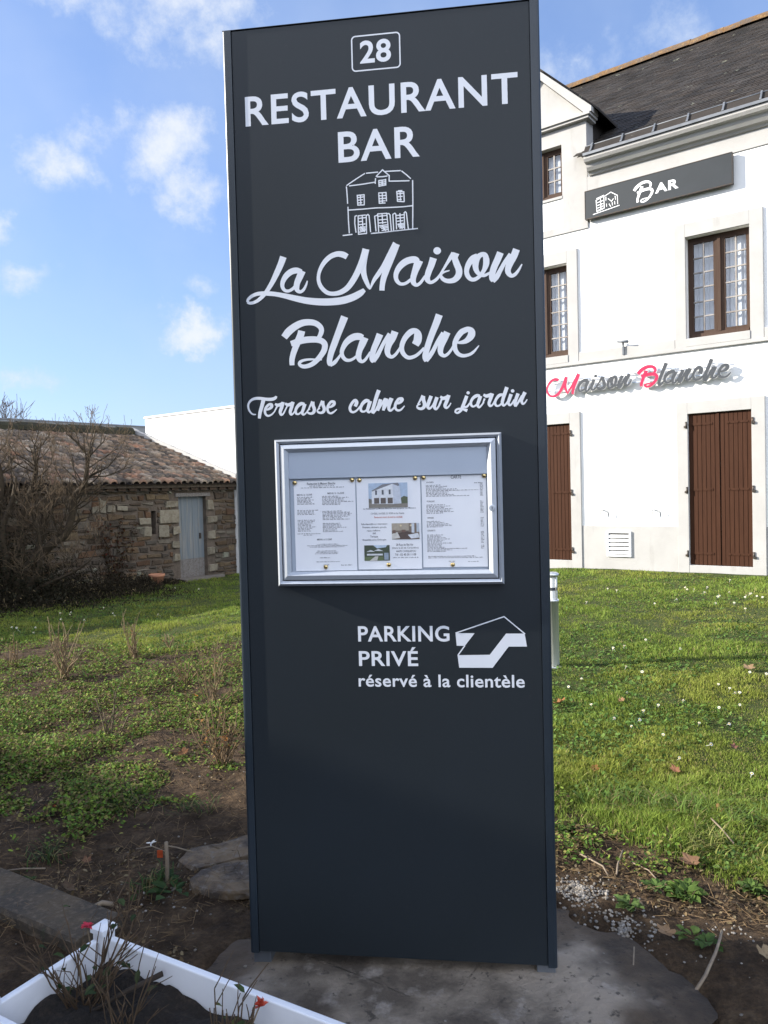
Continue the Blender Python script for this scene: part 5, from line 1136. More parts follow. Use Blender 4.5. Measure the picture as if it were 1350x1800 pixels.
def fan(rnd, n, lean, l0, l1, r):
    out = []
    for k in range(n):
        a = rnd.uniform(0, 6.28); s = rnd.uniform(.1, lean); out.append(((math.cos(a) * s, math.sin(a) * s, 1), rnd.uniform(l0, l1), r * rnd.uniform(.7, 1.2)))
    return out

def build_roses():
    rnd = random.Random(21); g = 'pruned rose bushes in the bed'
    dry = ((.30, .15, .05), (.22, .13, .06), (.09, .12, .03))
    for (px, py), n, lean, l0, l1, r, lv, tone, lab in (
        ((114, 1195), 13, .75, .22, .52, .009, 8, (1.15, 1.1, .95), 'pruned rose bush with thick pale upright canes left in the bed'),
        ((238, 1160), 8, .5, .18, .50, .008, 14, (1.0, .95, .8), 'pruned rose bush with one tall cane at the back of the bed'),
        ((22, 1172), 5, .3, .15, .38, .007, 4, (1.1, 1.0, .8), 'small pruned rose stub with orange tips by the left frame edge of the bed'),
        ((375, 1238), 9, .95, .25, .62, .006, 26, (.95, .9, .7), 'straggly rose bush with long thin arching stems beside the sign'),
        ((197, 1300), 4, .6, .15, .42, .007, 0, (.5, .5, .38), 'bare rose stub with one dark leaning cane in mid bed'),
        ((392, 1345), 14, .9, .18, .45, .0055, 60, (.9, .8, .62), 'dense rose bush with orange dry leaves low beside the sign edge'),
        ((330, 1205), 6, .8, .15, .34, .006, 10, (1.0, .9, .7), 'small rose bush with reddish hips behind the straggly bush'),
        ((300, 1140), 6, .7, .12, .30, .006, 6, (1.0, .95, .8), 'short thicket of pale rose twigs at the lawn edge')):
        b = ground_at(px, py); b = (b[0], b[1], gz(b[0], b[1]))
        rose_bush('rose_bush', b, fan(rnd, n + 3, lean * 1.15, l0 * .8, l1 * .8, r * .85), lab, g, rnd, tone, lv, dry)
    # two roses in the planter
    g2 = 'roses in the white planter'
    b = pl_pt(.09, .15, PL_H - .12); fl = pl_pt(.06, .10, PL_H + .16)
    T = rose_bush('rose_bush', b, fan(rnd, 26, .95, .14, .34, .0030) , 'brown rose stems with one small red flower in the planter corner', g2, rnd, (.48, .40, .34), 26, ((.035, .055, .025), (.05, .07, .03)))
    s = MB(); f = MB()
    d = rayd(153, 1630); t = 2.235 / d[1]; hp_ = Vector(CAM + t * d); bb = Vector(b); s.tube([(0, 0, 0), (hp_ - bb) * .4 + Vector((-.02, .01, .02)), (hp_ - bb) * .75 + Vector((.012, 0, .01)), hp_ - bb], [.003, .0026, .0022, .002], 5); s.obj('flower_stem', MT['cane'], T)
    for k in range(26):
        a = rnd.uniform(0, 6.28); e = rnd.uniform(-.3, .5); dd = Vector((math.cos(a), math.sin(a), e)).normalized(); leaf(f, hp_ - bb + Vector((0, 0, .004)), dd, (0, 0, 1), rnd.uniform(.012, .022), .006, (1, 1, 1))
    f.obj('flower', MT['rose'], T)
    b = pl_pt(.62, .17, PL_H - .12)
    T = rose_bush('rose_bush', b, fan(rnd, 20, .8, .10, .24, .0030), 'short rose stems with one orange red flower at the middle of the planter', g2, rnd, (.48, .40, .34), 16, ((.05, .075, .03), (.12, .13, .05)))
    d = rayd(456, 1762); t = 1.93 / d[1]; hp_ = Vector(CAM + t * d); bb = Vector(b); s = MB(); f = MB(); s.tube([(.02, 0, 0), (hp_ - bb) * .5 + Vector((.01, .0, 0)), hp_ - bb - Vector((0, 0, .01))], [.003, .0026, .0022], 5); s.obj('flower_stem', MT['cane'], T)
    for k in range(12):
        a = rnd.uniform(0, 6.28); e = rnd.uniform(-.2, 1.6); dd = Vector((math.cos(a) * .6, math.sin(a) * .6, e)).normalized(); leaf(f, hp_ - bb - Vector((0, 0, .012)), dd, (.3, .1, .9) if e < 1 else (1, 0, 0), rnd.uniform(.016, .028), .008, (1, 1, 1))
    f.obj('flower', MT['rose2'], T)
    b = pl_pt(.30, .2, PL_H - .12)
    rose_bush('rose_bush', b, fan(rnd, 16, 1.0, .08, .24, .0028), 'thin brown rose twigs without flower between the planter roses', g2, rnd, (.45, .38, .32), 8, ((.05, .06, .03),))
    st = MB(); p0 = np.array(pl_pt(.13, .19, PL_H - .11)); p1 = np.array(pl_pt(.275, .03, PL_H - .035)); st.tube([p0, p0 * .5 + p1 * .5 + np.array([0, 0, .006]), p1], [.004, .007, .008], 7, 0, (.4, .38, .36)); tag(st.obj('broken_stick', MT['bark']), 'short broken dark stick leaning on the inner side of the planter', 'stick')
build_roses()

def rosette(px, py, n, l, w, tone, label, name='weed_plant', upright=.5, mt='leaf', group='weeds in the bare soil', seed=0):
    rnd = random.Random(seed + int(px)); b = ground_at(px, py); m = MB()
    for k in range(n):
        a = rnd.uniform(0, 6.28); e = rnd.uniform(.05, upright); d = Vector((math.cos(a), math.sin(a), e)); v = rnd.uniform(.7, 1.25); r = rnd.uniform(0, l * .8)
        leaf(m, (d.x * r, d.y * r, .01 + rnd.uniform(0, l * .3)), d, (rnd.uniform(-.3, .3), rnd.uniform(-.3, .3), 1), l * rnd.uniform(.6, 1.1), w * rnd.uniform(.7, 1.1), tuple(c * v for c in tone))
    o = m.obj(name, MT[mt]); o.location = (b[0], b[1], gz(b[0], b[1])); tag(o, label, 'weed', group); return o
def grass_tuft(px, py, n, h, spread, tone, label, seed=1):
    rnd = random.Random(seed + int(px)); b = ground_at(px, py); m = MB()
    for k in range(n):
        a = rnd.uniform(0, 6.28); x, y = rnd.gauss(0, spread), rnd.gauss(0, spread); L_ = h * rnd.uniform(.5, 1.15); lean = rnd.uniform(.15, 1.1); d = Vector((math.cos(a) * lean, math.sin(a) * lean, 1)).normalized(); s = Vector((-d.y, d.x, 0)).normalized() * rnd.uniform(.0016, .003); v = rnd.uniform(.65, 1.35)
        p0 = Vector((x, y, -.01)); p1 = p0 + d * L_ * .5; d2_ = (d + Vector((math.cos(a) * .5, math.sin(a) * .5, -.5))).normalized(); p2 = p1 + d2_ * L_ * .35; p3 = p2 + (d2_ + Vector((0, 0, -.4))).normalized() * L_ * .2
        m.add([p0 - s, p0 + s, p1 - s, p1 + s, p2 - s * .7, p2 + s * .7, p3], [(0, 1, 3, 2), (2, 3, 5, 4), (4, 5, 6)], 0, tuple(c * v for c in (tone if rnd.random() < .8 else (.20, .17, .07))))
    o = m.obj('grass_tuft', MT['grass']); o.location = (b[0], b[1], gz(b[0], b[1])); tag(o, label, 'grass tuft', 'coarse grass tufts')
GREEN = (.085, .14, .03)
for a in (((1205, 1572), 60, .055, .022, (.095, .15, .035), 'large lobed bright green weed clump on the sunlit soil right of the sign'),
          ((1108, 1602), 26, .045, .019, (.085, .13, .04), 'small round-leaved weed between gravel and the large weed clump'),
          ((1155, 1568), 22, .04, .016, (.08, .13, .035), 'low weed touching the left side of the large weed clump'),
          ((1216, 1648), 14, .04, .017, (.08, .12, .035), 'pale weed seedling on bare soil in front of the large weed clump'),
          ((1243, 1664), 12, .042, .02, (.06, .10, .03), 'dark weed leaf pair at the shadow edge near the curved twig'),
          ((1320, 1560), 60, .04, .016, (.09, .14, .035), 'leafy weed patch at the right frame edge'),
          ((985, 1462), 34, .045, .018, (.07, .12, .03), 'low weed tuft touching the right edge of the sign'),
          ((305, 1575), 14, .075, .02, (.045, .08, .03), 'broad-leaved weed with arching leaves left of the stone slabs'),
          ((30, 1555), 26, .05, .018, (.05, .085, .03), 'weed clump beside the long kerb stone')): rosette(*a[0], *a[1:])
for a in (((1190, 1432), 240, .14, .09, (.12, .185, .038), 'tall coarse grass tuft at the lawn edge right of the sign'), ((1090, 1405), 180, .11, .10, (.10, .17, .035), 'dark green grass tuft between the sign and the tall tuft'), ((1300, 1450), 280, .13, .12, (.125, .19, .04), 'wide grass tuft at the right frame edge of the lawn'),
          ((1240, 1492), 220, .11, .08, (.20, .21, .06), 'yellowish grass tuft nearest the bare soil'), ((215, 1425), 70, .12, .05, (.05, .085, .022), 'fine grass tuft in the shaded bed left of the sign'), ((240, 1400), 60, .10, .06, (.05, .085, .022), 'small grass tuft behind the fine tuft in the shaded bed'),
          ((275, 1560), 60, .11, .04, (.04, .075, .02), 'dark grass tuft beside the orange stake'), ((345, 1430), 50, .09, .05, (.06, .10, .028), 'grass tuft among weeds just left of the sign'), ((85, 1510), 70, .09, .045, (.05, .08, .025), 'grass tuft above the long kerb stone'), ((150, 1395), 60, .10, .07, (.055, .085, .025), 'grass tuft at the left of the shaded bed')): grass_tuft(*a[0], *a[1:])

# ------------------------------------------------------------------ ground cover and lawn
def visible_points(n, y0, y1, power=1.6, spread=.92):
    u = rng.random(n); y = (y0 ** (1 - power) + u * (y1 ** (1 - power) - y0 ** (1 - power))) ** (1 / (1 - power)); x = (rng.random(n) * 2 - 1) * spread * y; return x, y
def build_lawn():
    x, y = visible_points(980000, 3.0, 17.0, 1.3)
    q = x * D2[0] + y * D2[1]; p = x * H_U[0] + y * H_U[1]
    bm = bed_mask(x, y); keep = (rng.random(len(x)) > bm * 1.02) & (q < 11.6) & ((x < 1.5) | (q < 11.75)) & (p > -12.55)
    keep &= ~((x > -.42 - .07 * y) & (x < .30) & (y > 4.5) & (y < 9) & (rng.random(len(x)) < .8))     # straight behind the sign
    x, y, p, q = x[keep], y[keep], p[keep], q[keep]; n = len(x); z = TZ(x, y) + micro(x, y) - .004
    cl = .6 * fbm(x * 2.6, y * 2.6, 3, 51) + .4 * fbm(x * 9, y * 9, 2, 53); c2 = fbm(x * .9, y * .9, 2, 52); edge = 1 - sstep((q - 3.2) / 1.6) * 1.0
    h = (.007 + .060 * np.clip(cl - .32, 0, 1) ** 1.15 * 1.5 + .030 * edge * cl) * rng.uniform(.6, 1.3, n) * (1 + .03 * y); w = rng.uniform(.0009, .0019, n) * (1 + .13 * y)
    a = rng.uniform(0, 2 * np.pi, n); lean = rng.uniform(.2, 1.2, n); dx, dy = np.cos(a) * lean, np.sin(a) * lean; b = rng.uniform(0, 2 * np.pi, n); sx, sy = np.cos(b) * w, np.sin(b) * w
    P0 = np.stack([x, y, z], -1); S = np.stack([sx, sy, 0 * sx], -1); D1 = np.stack([dx * .35, dy * .35, np.ones(n)], -1) * (h * .6)[:, None]; D2_ = np.stack([dx * 1.0, dy * 1.0, np.full(n, .7)], -1) * (h * .5)[:, None]
    V = np.stack([P0 - S, P0 + S, P0 + D1 + S * .8, P0 + D1 - S * .8, P0 + D1 + D2_], 1)
    i = np.arange(n)[:, None] * 5; T1 = np.concatenate([i + np.array([[0, 1, 2]]), i + np.array([[0, 2, 3]]), i + np.array([[3, 2, 4]])], 0)
    k = rng.uniform(.65, 1.35, n) * (.55 + .9 * cl); yl = sstep((c2 - .42) / .3) * .6 + rng.random(n) * .3; dry = rng.random(n) < .06 + .34 * sstep((.46 - cl) / .12)
    base = np.stack([.150 + .09 * yl, .218 + .035 * yl, .036 + .014 * yl], -1); base[dry] = (.27, .22, .10); tone = base * k[:, None]
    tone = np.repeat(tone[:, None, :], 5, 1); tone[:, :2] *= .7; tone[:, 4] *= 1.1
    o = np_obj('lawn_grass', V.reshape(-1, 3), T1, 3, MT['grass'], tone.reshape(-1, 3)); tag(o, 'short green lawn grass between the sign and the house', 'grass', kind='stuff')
    # clover and other broad leaves in the lawn
    x, y = visible_points(140000, 3.1, 13.0, 1.5); cl = fbm(x * 1.5, y * 1.5, 3, 61); q = x * D2[0] + y * D2[1]
    keep = (rng.random(len(x)) > bed_mask(x, y)) & (cl + rng.normal(0, .05, len(x)) > .52) & (q < 11.5); leaves_obj('clover', x[keep], y[keep], .0085, .03, ((.10, .17, .035), (.13, .20, .05), (.075, .135, .035)), 'clover and small broad leaves growing through the lawn', 'clover')
def leaves_obj(name, x, y, size, hmax, tones, label, cat, dark=None):
    n = len(x); z = TZ(x, y) + micro(x, y) + rng.random(n) ** 1.5 * hmax; s = size * rng.uniform(.5, 1.5, n) * (1 + .05 * y)
    a = rng.uniform(0, 2 * np.pi, n); tx, ty = rng.normal(0, .45, n), rng.normal(0, .45, n); ca, sa = np.cos(a), np.sin(a)
    shape = [(-1, 0), (-.35, .55), (.5, .5), (1, 0), (.5, -.5), (-.35, -.55)]; V = []
    for u, v in shape:
        X = (u * ca - v * sa) * s; Y = (u * sa + v * ca) * s; V.append(np.stack([x + X, y + Y, z + (X * tx + Y * ty) + .12 * s * (abs(v) > .1)], -1))
    V = np.stack(V, 1); i = np.arange(n)[:, None] * 6; Fc = np.concatenate([i + np.array([[0, 1, 2, 3]]), i + np.array([[0, 3, 4, 5]])], 0)
    T = np.array(tones)[rng.integers(0, len(tones), n)] * rng.uniform(.65, 1.3, n)[:, None]
    o = np_obj(name, V.reshape(-1, 3), Fc, 4, MT['leaf'], np.repeat(T[:, None, :], 6, 1).reshape(-1, 3)); tag(o, label, cat, kind='stuff')
build_lawn()
def build_bed_cover():
    x, y = visible_points(660000, 2.75, 10.5, 1.45); bm = bed_mask(x, y); cl = fbm(x * 1.9, y * 1.9, 4, 71); q = x * D2[0] + y * D2[1]
    left = x < .1
    thr = np.where(left, .53 - .075 * sstep((y - 3.6) / 1.4) + .35 * (1 - sstep((y - 3.1) / .9)), .60 + .30 * (1 - sstep((q - 2.75) / .5)))
    keep = (bm > .25) & (cl * .62 + .38 * fbm(x * 6, y * 6, 3, 72) + rng.normal(0, .05, len(x)) > thr) & ~((np.abs(x - .1) < .85) & (y < 2.95))
    CL = cl[keep]; global WEED_H
    WEED_H = .010 + .12 * np.clip(.8 * CL + .2 * fbm(x[keep] * 7, y[keep] * 7, 2, 72) - .44, 0, .3) / .3
    leaves_obj('bed_weeds', x[keep], y[keep], .0072, WEED_H, ((.15, .23, .035), (.20, .26, .045), (.10, .18, .035), (.24, .22, .07), (.12, .20, .04), (.17, .13, .06), (.13, .09, .045)), 'low green weeds and seedlings covering the planted bed', 'ground cover')
    # moss, dead stalks and litter
    x, y = visible_points(95000, 2.6, 9.5, 1.6); bm = bed_mask(x, y); keep = (bm > .4) & (rng.random(len(x)) < np.where(x < 0, .35, .8)) & ~((np.abs(x - .1) < .8) & (y < 2.9)) & (fbm(x * 3, y * 3, 3, 77) > .42)
    leaves_obj('leaf_litter', x[keep], y[keep], .0062, .012, ((.10, .065, .035), (.16, .11, .06), (.065, .045, .03), (.21, .16, .10)), 'small brown leaf litter and crumbs on the bare soil', 'litter')
    x, y = visible_points(14000, 2.7, 9.0, 1.1); keep = (bed_mask(x, y) > .3) & ~((np.abs(x - .1) < .85) & (y < 2.95)); x, y = x[keep], y[keep]; n = len(x); z = TZ(x, y) + micro(x, y) + rng.random(n) * .02 + .003
    a = rng.uniform(0, 6.28, n); l = rng.uniform(.015, .07, n); e = np.where(x < 0, rng.normal(.3, .6, n), rng.normal(0, .25, n)); D = np.stack([np.cos(a) * l, np.sin(a) * l, e * l], -1); S = np.stack([-np.sin(a), np.cos(a), 0 * a], -1) * (.0008 * rng.uniform(.7, 1.6, n))[:, None]; U = np.zeros_like(S); U[:, 2] = .0015; P0 = np.stack([x, y, z], -1)
    V = np.stack([P0 - S, P0 + S, P0 + U, P0 + D - S, P0 + D + S, P0 + D + U], 1); i = np.arange(n)[:, None] * 6; Fc = np.concatenate([i + np.array([[0, 2, 5, 3]]), i + np.array([[1, 4, 5, 2]])], 0)
    k = rng.uniform(.5, 1.3, n)[:, None] * np.array([[.20, .14, .08]]); o = np_obj('dead_stalks', V.reshape(-1, 3), Fc, 4, MT['dryleaf'], np.repeat(k[:, None, :], 6, 1).reshape(-1, 3)); tag(o, 'thin dry stalks and straw lying on the soil', 'litter', kind='stuff')
build_bed_cover()

# ------------------------------------------------------------------ daisies, fallen leaves, twigs
def build_daisies():
    m = MB(); n = 12; r = .0105
    for k in range(n):
        a, b = 2 * math.pi * k / n, 2 * math.pi * (k + .78) / n; c = (a + b) / 2
        m.add([(.003 * math.cos(c), .003 * math.sin(c), .045), (r * .8 * math.cos(a), r * .8 * math.sin(a), .0465), (r * math.cos(c), r * math.sin(c), .047), (r * .8 * math.cos(b), r * .8 * math.sin(b), .0465)], [(0, 1, 2, 3)], 0)
    m.lathe([(.0048, .0455), (.004, .048), (.0015, .0492), (0, .0494)], 8, (0, 0, 0), 1); m.tube([(0, .004, -.01), (0, .001, .02), (0, 0, .045)], .0009, 4, 2)
    proto = None; rnd = random.Random(77)
    near = [(1299, 1221), (1200, 1234), (1191, 1335), (1100, 1217), (1001, 1208), (1023, 1194), (1041, 1242), (1078, 1264), (1120, 1268), (1110, 1279), (1157, 1244), (1130, 1254), (1243, 1310), (1320, 1366), (1346, 1188), (1282, 1214), (1288, 1218), (1263, 1205), (1099, 1175), (1130, 1183), (1318, 1183), (1228, 1275), (1165, 1295), (1266, 1245), (1299, 1239), (1278, 1273)]
    far = [(1068, 1036), (1205, 1034), (1210, 1036), (1219, 1037), (1236, 1041), (1242, 1033), (1282, 1021), (1279, 1040), (1186, 1053), (1255, 1060), (1261, 1050), (1263, 1049), (1310, 1051), (1320, 1044), (1316, 1045), (1311, 1048), (1341, 1050), (1084, 1040), (1310, 1073), (1135, 1126), (1077, 1142), (1082, 1143), (1096, 1139), (1192, 1141), (1330, 1048), (1290, 1062), (1150, 1062), (1030, 1060)]
    left = [(127, 1076), (106, 1079), (125, 1080), (200, 1078), (204, 1083), (151, 1090), (64, 1102), (35, 1108), (22, 1103), (30, 1104), (182, 1069), (108, 1088), (60, 1112), (282, 1080), (350, 1034), (310, 1033)]
    for lst, lab in ((near, 'white daisy with yellow centre open in the near sunlit lawn right of sign'), (far, 'tiny white daisy in the far lawn in front of the house'), (left, 'tiny white daisy in the sunlit strip of lawn left of sign')):
        for px, py in lst:
            x, y, z = ground_at(px, py + 4)
            if proto is None: proto = m.obj('daisy', [MT['petal'], MT['yellow'], MT['grass']]); o = proto
            else: o = proto.copy(); COL.objects.link(o)
            s = rnd.uniform(.85, 1.15) * (1 + .045 * max(0, y - 5)); o.location = (x, y, z + .008); o.scale = (s, s, s * .7); o.rotation_euler = (rnd.uniform(.25, 1.0), rnd.uniform(-.5, .2), rnd.uniform(-.5, .5)); tag(o, lab, 'daisy', lab.replace('white daisy', 'daisies').replace('tiny ', ''))
build_daisies()
def fallen_leaf(px, py, size, tone, lab, seed, curl=.35, zoff=.03):
    rnd = random.Random(seed); n = 18; x, y, z = ground_at(px, py); m = MB(); vs = [(0, 0, 0)]
    for k in range(n):
        a = 2 * math.pi * k / n; r = size * (.62 + .38 * abs(math.cos(2.5 * a))) * rnd.uniform(.85, 1.1); X, Y = r * math.cos(a), r * .7 * math.sin(a); vs.append((X, Y, curl * (X * X + Y * Y * 1.6) / size + rnd.uniform(-.003, .003)))
    m.add(vs, [(0, 1 + k, 1 + (k + 1) % n) for k in range(n)], 0, tone); m.tube([(0, 0, .001), (size * .8, .003, .002), (size * 1.4, .01, .012)], .0012, 4, 0, tuple(c * .6 for c in tone))
    o = m.obj('fallen_leaf', MT['dryleaf']); o.location = (x, y, gz(x, y) + zoff); o.rotation_euler = (rnd.uniform(-.2, .45), rnd.uniform(-.3, .3), rnd.uniform(0, 6.28)); tag(o, lab, 'leaf', 'fallen leaves')
for i, a in enumerate((((1214, 1524), .062, (.20, .12, .075), 'large pale brown fallen leaf at the lawn edge'), ((984, 1241), .075, (.36, .17, .07), 'orange brown fallen leaf touching the right edge of the sign'), ((1262, 1438), .05, (.28, .17, .07), 'tan fallen leaf in the coarse grass near the right frame edge'), ((1045, 1360), .04, (.34, .17, .06), 'orange fallen leaf in the lawn beside the sign'),
        ((1317, 1180), .06, (.32, .22, .13), 'pale fallen leaf far out in the right lawn'), ((322, 1328), .055, (.20, .10, .05), 'dark brown curled leaf on the bed left of sign'), ((396, 1308), .05, (.42, .16, .03), 'bright orange leaf beside the left edge of the sign'), ((345, 1229), .03, (.5, .20, .03), 'small orange leaf hanging low in the bed behind the dry leaf'), ((152, 1520), .035, (.24, .13, .08), 'brown leaf on shaded soil above the kerb'), ((120, 1580), .05, (.13, .09, .06), 'dull leaf beside the long kerb stone'),
        ((92, 1431), .03, (.36, .09, .04), 'small red leaf on the shaded bed'), ((1187, 1360), .04, (.28, .14, .08), 'reddish brown leaf among the clover'), ((1290, 1320), .035, (.24, .12, .09), 'small dark leaf among daisies at right'), ((1170, 1655), .045, (.30, .20, .12), 'dry leaf on the soil beside the small weed seedling'), ((1347, 1700), .06, (.40, .30, .18), 'cream dry leaf at the right frame edge on shaded soil'), ((1093, 1240), .04, (.34, .2, .11), 'tan leaf among the daisies beyond the sign'))): fallen_leaf(*a[0], a[1] * .85, tuple(c * .8 for c in a[2]), a[3], seed=i)
def twig(pts, r, lab, z0=.012):
    m = MB(); P = []
    for k, (px, py, dz) in enumerate(pts): x, y, z = ground_at(px, py); P.append((x, y, gz(x, y) + z0 + dz))
    m.tube(P, [r * (1 - .3 * k / len(P)) for k in range(len(P))], 6); tag(m.obj('twig', MT['twig']), lab, 'twig', 'twigs on the soil')
twig([(1218, 1736, 0), (1240, 1720, .01), (1258, 1690, .015), (1266, 1668, .02), (1269, 1655, .02)], .006, 'curved grey twig lying on shaded soil at lower right')
twig([(1018, 1500, 0), (1040, 1515, .012), (1060, 1530, .015), (1069, 1543, 0)], .004, 'pale curved twig on the soil right of the sign')
twig([(1084, 1540, 0), (1086, 1525, .015), (1095, 1505, .03)], .004, 'short forked upright twig near the pale curved twig')
twig([(1110, 1722, 0), (1113, 1700, .03), (1115, 1678, .06)], .003, 'thin upright stalk at the corner of the concrete footing')
twig([(1110, 1515, 0), (1140, 1535, .01), (1170, 1568, 0)], .003, 'straight straw twig beside the large weed clump')
twig([(1250, 1455, .03), (1270, 1475, .03), (1290, 1495, .02)], .004, 'reddish twig lying in the coarse grass at right')
twig([(10, 1532, 0), (40, 1535, .02), (80, 1534, .01)], .004, 'thin dry stem lying behind the long kerb stone')
twig([(160, 1602, 0), (180, 1598, .02), (200, 1595, .01)], .012, 'thick dark stub of wood on soil behind the planter')
def build_stake():
    x, y, z = ground_at(294, 1560); T = thing('plant_stake', 'short wooden stake with orange tag and white ribbon in the shaded bed', 'stake', (x, y, z))
    m = MB(); m.tube([(0, 0, -.03), (.004, 0, .10), (.002, 0, .19)], [.009, .008, .008], 7, 0); m.obj('stick', MT['twig'], T)
    m = MB(); m.tube([(0, 0, .15), (-.06, .01, .17), (-.13, .02, .155)], .0025, 5); m.tube([(0, 0, .175), (.05, 0, .165), (.11, .01, .14)], .003, 5); m.obj('side_twig', MT['twig'], T)
    m = MB(); m.box(-.034, -.010, -.012, -.009, .13, .162, 0, (.42, .08, .03)); m.obj('tag', MT['dryleaf'], T, .003)
    m = MB(); rnd = random.Random(4)
    for k in range(6): a = rnd.uniform(0, 6.28); leaf(m, (-.06, 0, .19), (math.cos(a), math.sin(a) * .4, rnd.uniform(-.4, .9)), (0, -1, .3), .022, .003, (.7, .7, .7))
    m.obj('ribbon', MT['petal'], T)
build_stake()

# ------------------------------------------------------------------ bollard light, flower pot, trees
def build_bollard():
    x, y, z = ground_at(973.5, 1172); H = 0.805; T = thing('bollard_light', 'stainless steel bollard light standing in the lawn beside the sign', 'bollard', (x, y, z - .02)); r = .048
    m = MB(); m.lathe([(r, 0), (r, .565), (r + .004, .567), (r + .004, .585), (r * .7, .586)], 28); m.lathe([(r + .02, .0), (r + .02, .028), (r, .03)], 28); m.obj('post', MT['steel'], T)
    m = MB(); m.lathe([(r - .008, .586), (r - .008, H - .03)], 24); m.obj('diffuser', MT['diffuser'], T)
    m = MB(); m.lathe([(r - .006, .66), (r - .006, .685)], 24); m.obj('lamp_band', MT['grey_letter'], T)
    for k in range(4):
        a = k * math.pi / 2 + .45; m = MB(); m.tube([(r * math.cos(a), r * math.sin(a), .585), (r * math.cos(a), r * math.sin(a), H - .028)], .0035, 6); m.obj('guard_rod', MT['steel'], T)
    m = MB(); m.lathe([(.0, H - .032), (r + .006, H - .03), (r + .006, H - .006), (r * .8, H + .004), (0, H + .008)], 28); m.obj('cap', MT['steel'], T)
build_bollard()
def build_pot():
    p = SH_O + D2 * -1.16 + H_U * .28; z = float(TZ(p[0], p[1])); T = thing('flower_pot', 'terracotta flower pot on the ground before the shed wall', 'pot', (p[0], p[1], z)); m = MB()
    m.lathe([(0, 0), (.10, 0), (.135, .17), (.15, .175), (.155, .225), (.14, .226), (.125, .18)], 24); m.obj('pot', MT['terracotta'], T); m = MB(); m.lathe([(0, .19), (.125, .185)], 16); m.obj('soil', MT['potting'], T)
build_pot()

def grow(m, p, d, L_, r, lvl, rnd, tone, pale, up=.25, minr=.0022):
    n = 5; pts = [Vector(p)]; d = Vector(d).normalized(); rs = [r]
    for i in range(n):
        d = (d + Vector((rnd.gauss(0, .22), rnd.gauss(0, .22), rnd.gauss(.02 + up * .3, .2)))).normalized(); pts.append(pts[-1] + d * L_ / n); rs.append(max(minr, r * (1 - .5 * (i + 1) / n)))
        if lvl > 0 and i >= 1:
            for _ in range(rnd.choice((1, 1, 2)) if lvl > 1 else rnd.choice((0, 1, 2))):
                q = (d + Vector((rnd.uniform(-1, 1), rnd.uniform(-1, 1), rnd.uniform(-.2, .9))) * .95).normalized(); grow(m, pts[-1], q, L_ * rnd.uniform(.35, .65), rs[-1] * .55, lvl - 1, rnd, tone, pale, up, minr)
    m.tube(pts, rs, 4 if lvl < 2 else 6, 0, pale if lvl == 0 else tone, False)
def build_shrub():
    rnd = random.Random(12); d0 = 12.2; base = ground_at(25, 1066)
    T = thing('bare_shrub', 'large bare multi-stemmed shrub with mossy branches before the stone shed', 'shrub', (base[0], base[1], base[2]))
    def at(px, py, dy=0.0):
        d = rayd(px, py); p = CAM + d * ((base[1] + dy) / d[1]); return Vector(p) - Vector(base)
    tone, pale = (.55, .5, .36), (1.6, 1.45, 1.15)
    stems = [([(20, 1060), (47, 1000), (91, 957), (114, 941), (126, 910), (134, 868), (149, 853), (154, 811), (158, 790)], .085, -.15), ([(15, 1060), (37, 985), (38, 915), (60, 846), (63, 812), (60, 790)], .075, .3), ([(22, 1060), (60, 985), (75, 930), (79, 895), (86, 860)], .075, .1),
             ([(0, 1060), (-12, 980), (-5, 900), (3, 850), (-6, 800)], .09, 0), ([(12, 1060), (12, 990), (5, 930), (22, 880), (28, 840)], .07, -.3), ([(25, 1060), (66, 1010), (70, 960), (62, 915)], .06, -.4), ([(5, 1060), (-40, 980), (-60, 900), (-75, 840)], .085, .2), ([(20, 1064), (75, 1030), (130, 1005), (160, 985)], .035, -.5)]
    for k, (st, r, dy) in enumerate(stems):
        m = MB(); P = [at(x, y, dy * i / len(st)) for i, (x, y) in enumerate(st)]; C = [Vector(q) for q in catmull([tuple(p) for p in P], 3)]; n = len(C); m.tube(C, [r * (1 - .72 * i / n) for i in range(n)], 7, 0, tone)
        m.obj('stem', MT['bark'], T); b = MB()
        for i in range(n // 4, n):
            for _ in range(rnd.choice((1, 2, 3))):
                a = rnd.uniform(0, 6.28); grow(b, C[i], (math.cos(a), math.sin(a), rnd.uniform(.1, 1.2)), rnd.uniform(.3, .75), r * .15, 2 if rnd.random() < .62 else 1, rnd, tone, pale, .3, .0028)
        b.obj('twigs', MT['bark'], T)
    # ivy and dead growth round the foot
    n = 7000; x = base[0] + rng.normal(.0, .55, n); y = base[1] + rng.normal(0, .4, n); h = np.abs(rng.normal(0, .38, n)) * np.exp(-((x - base[0]) / .8) ** 2) * 1.6
    V = np.stack([x, y, TZ(x, y) + h], -1); s = rng.uniform(.012, .03, n)
    A = rng.normal(0, 1, (n, 3)); A /= np.linalg.norm(A, axis=1)[:, None]; Bv = np.cross(A, rng.normal(0, 1, (n, 3))); Bv /= np.linalg.norm(Bv, axis=1)[:, None]
    Q = np.stack([V - A * s[:, None], V + Bv * s[:, None] * .6, V + A * s[:, None], V - Bv * s[:, None] * .6], 1); Fc = np.arange(n * 4).reshape(-1, 4); tn = rng.uniform(.4, 1.2, n)[:, None] * np.array([[.032, .030, .018]])
    o = np_obj('ivy', Q.reshape(-1, 3) - np.array(base), Fc, 4, MT['leaf'], np.repeat(tn[:, None, :], 4, 1).reshape(-1, 3), T)
build_shrub()
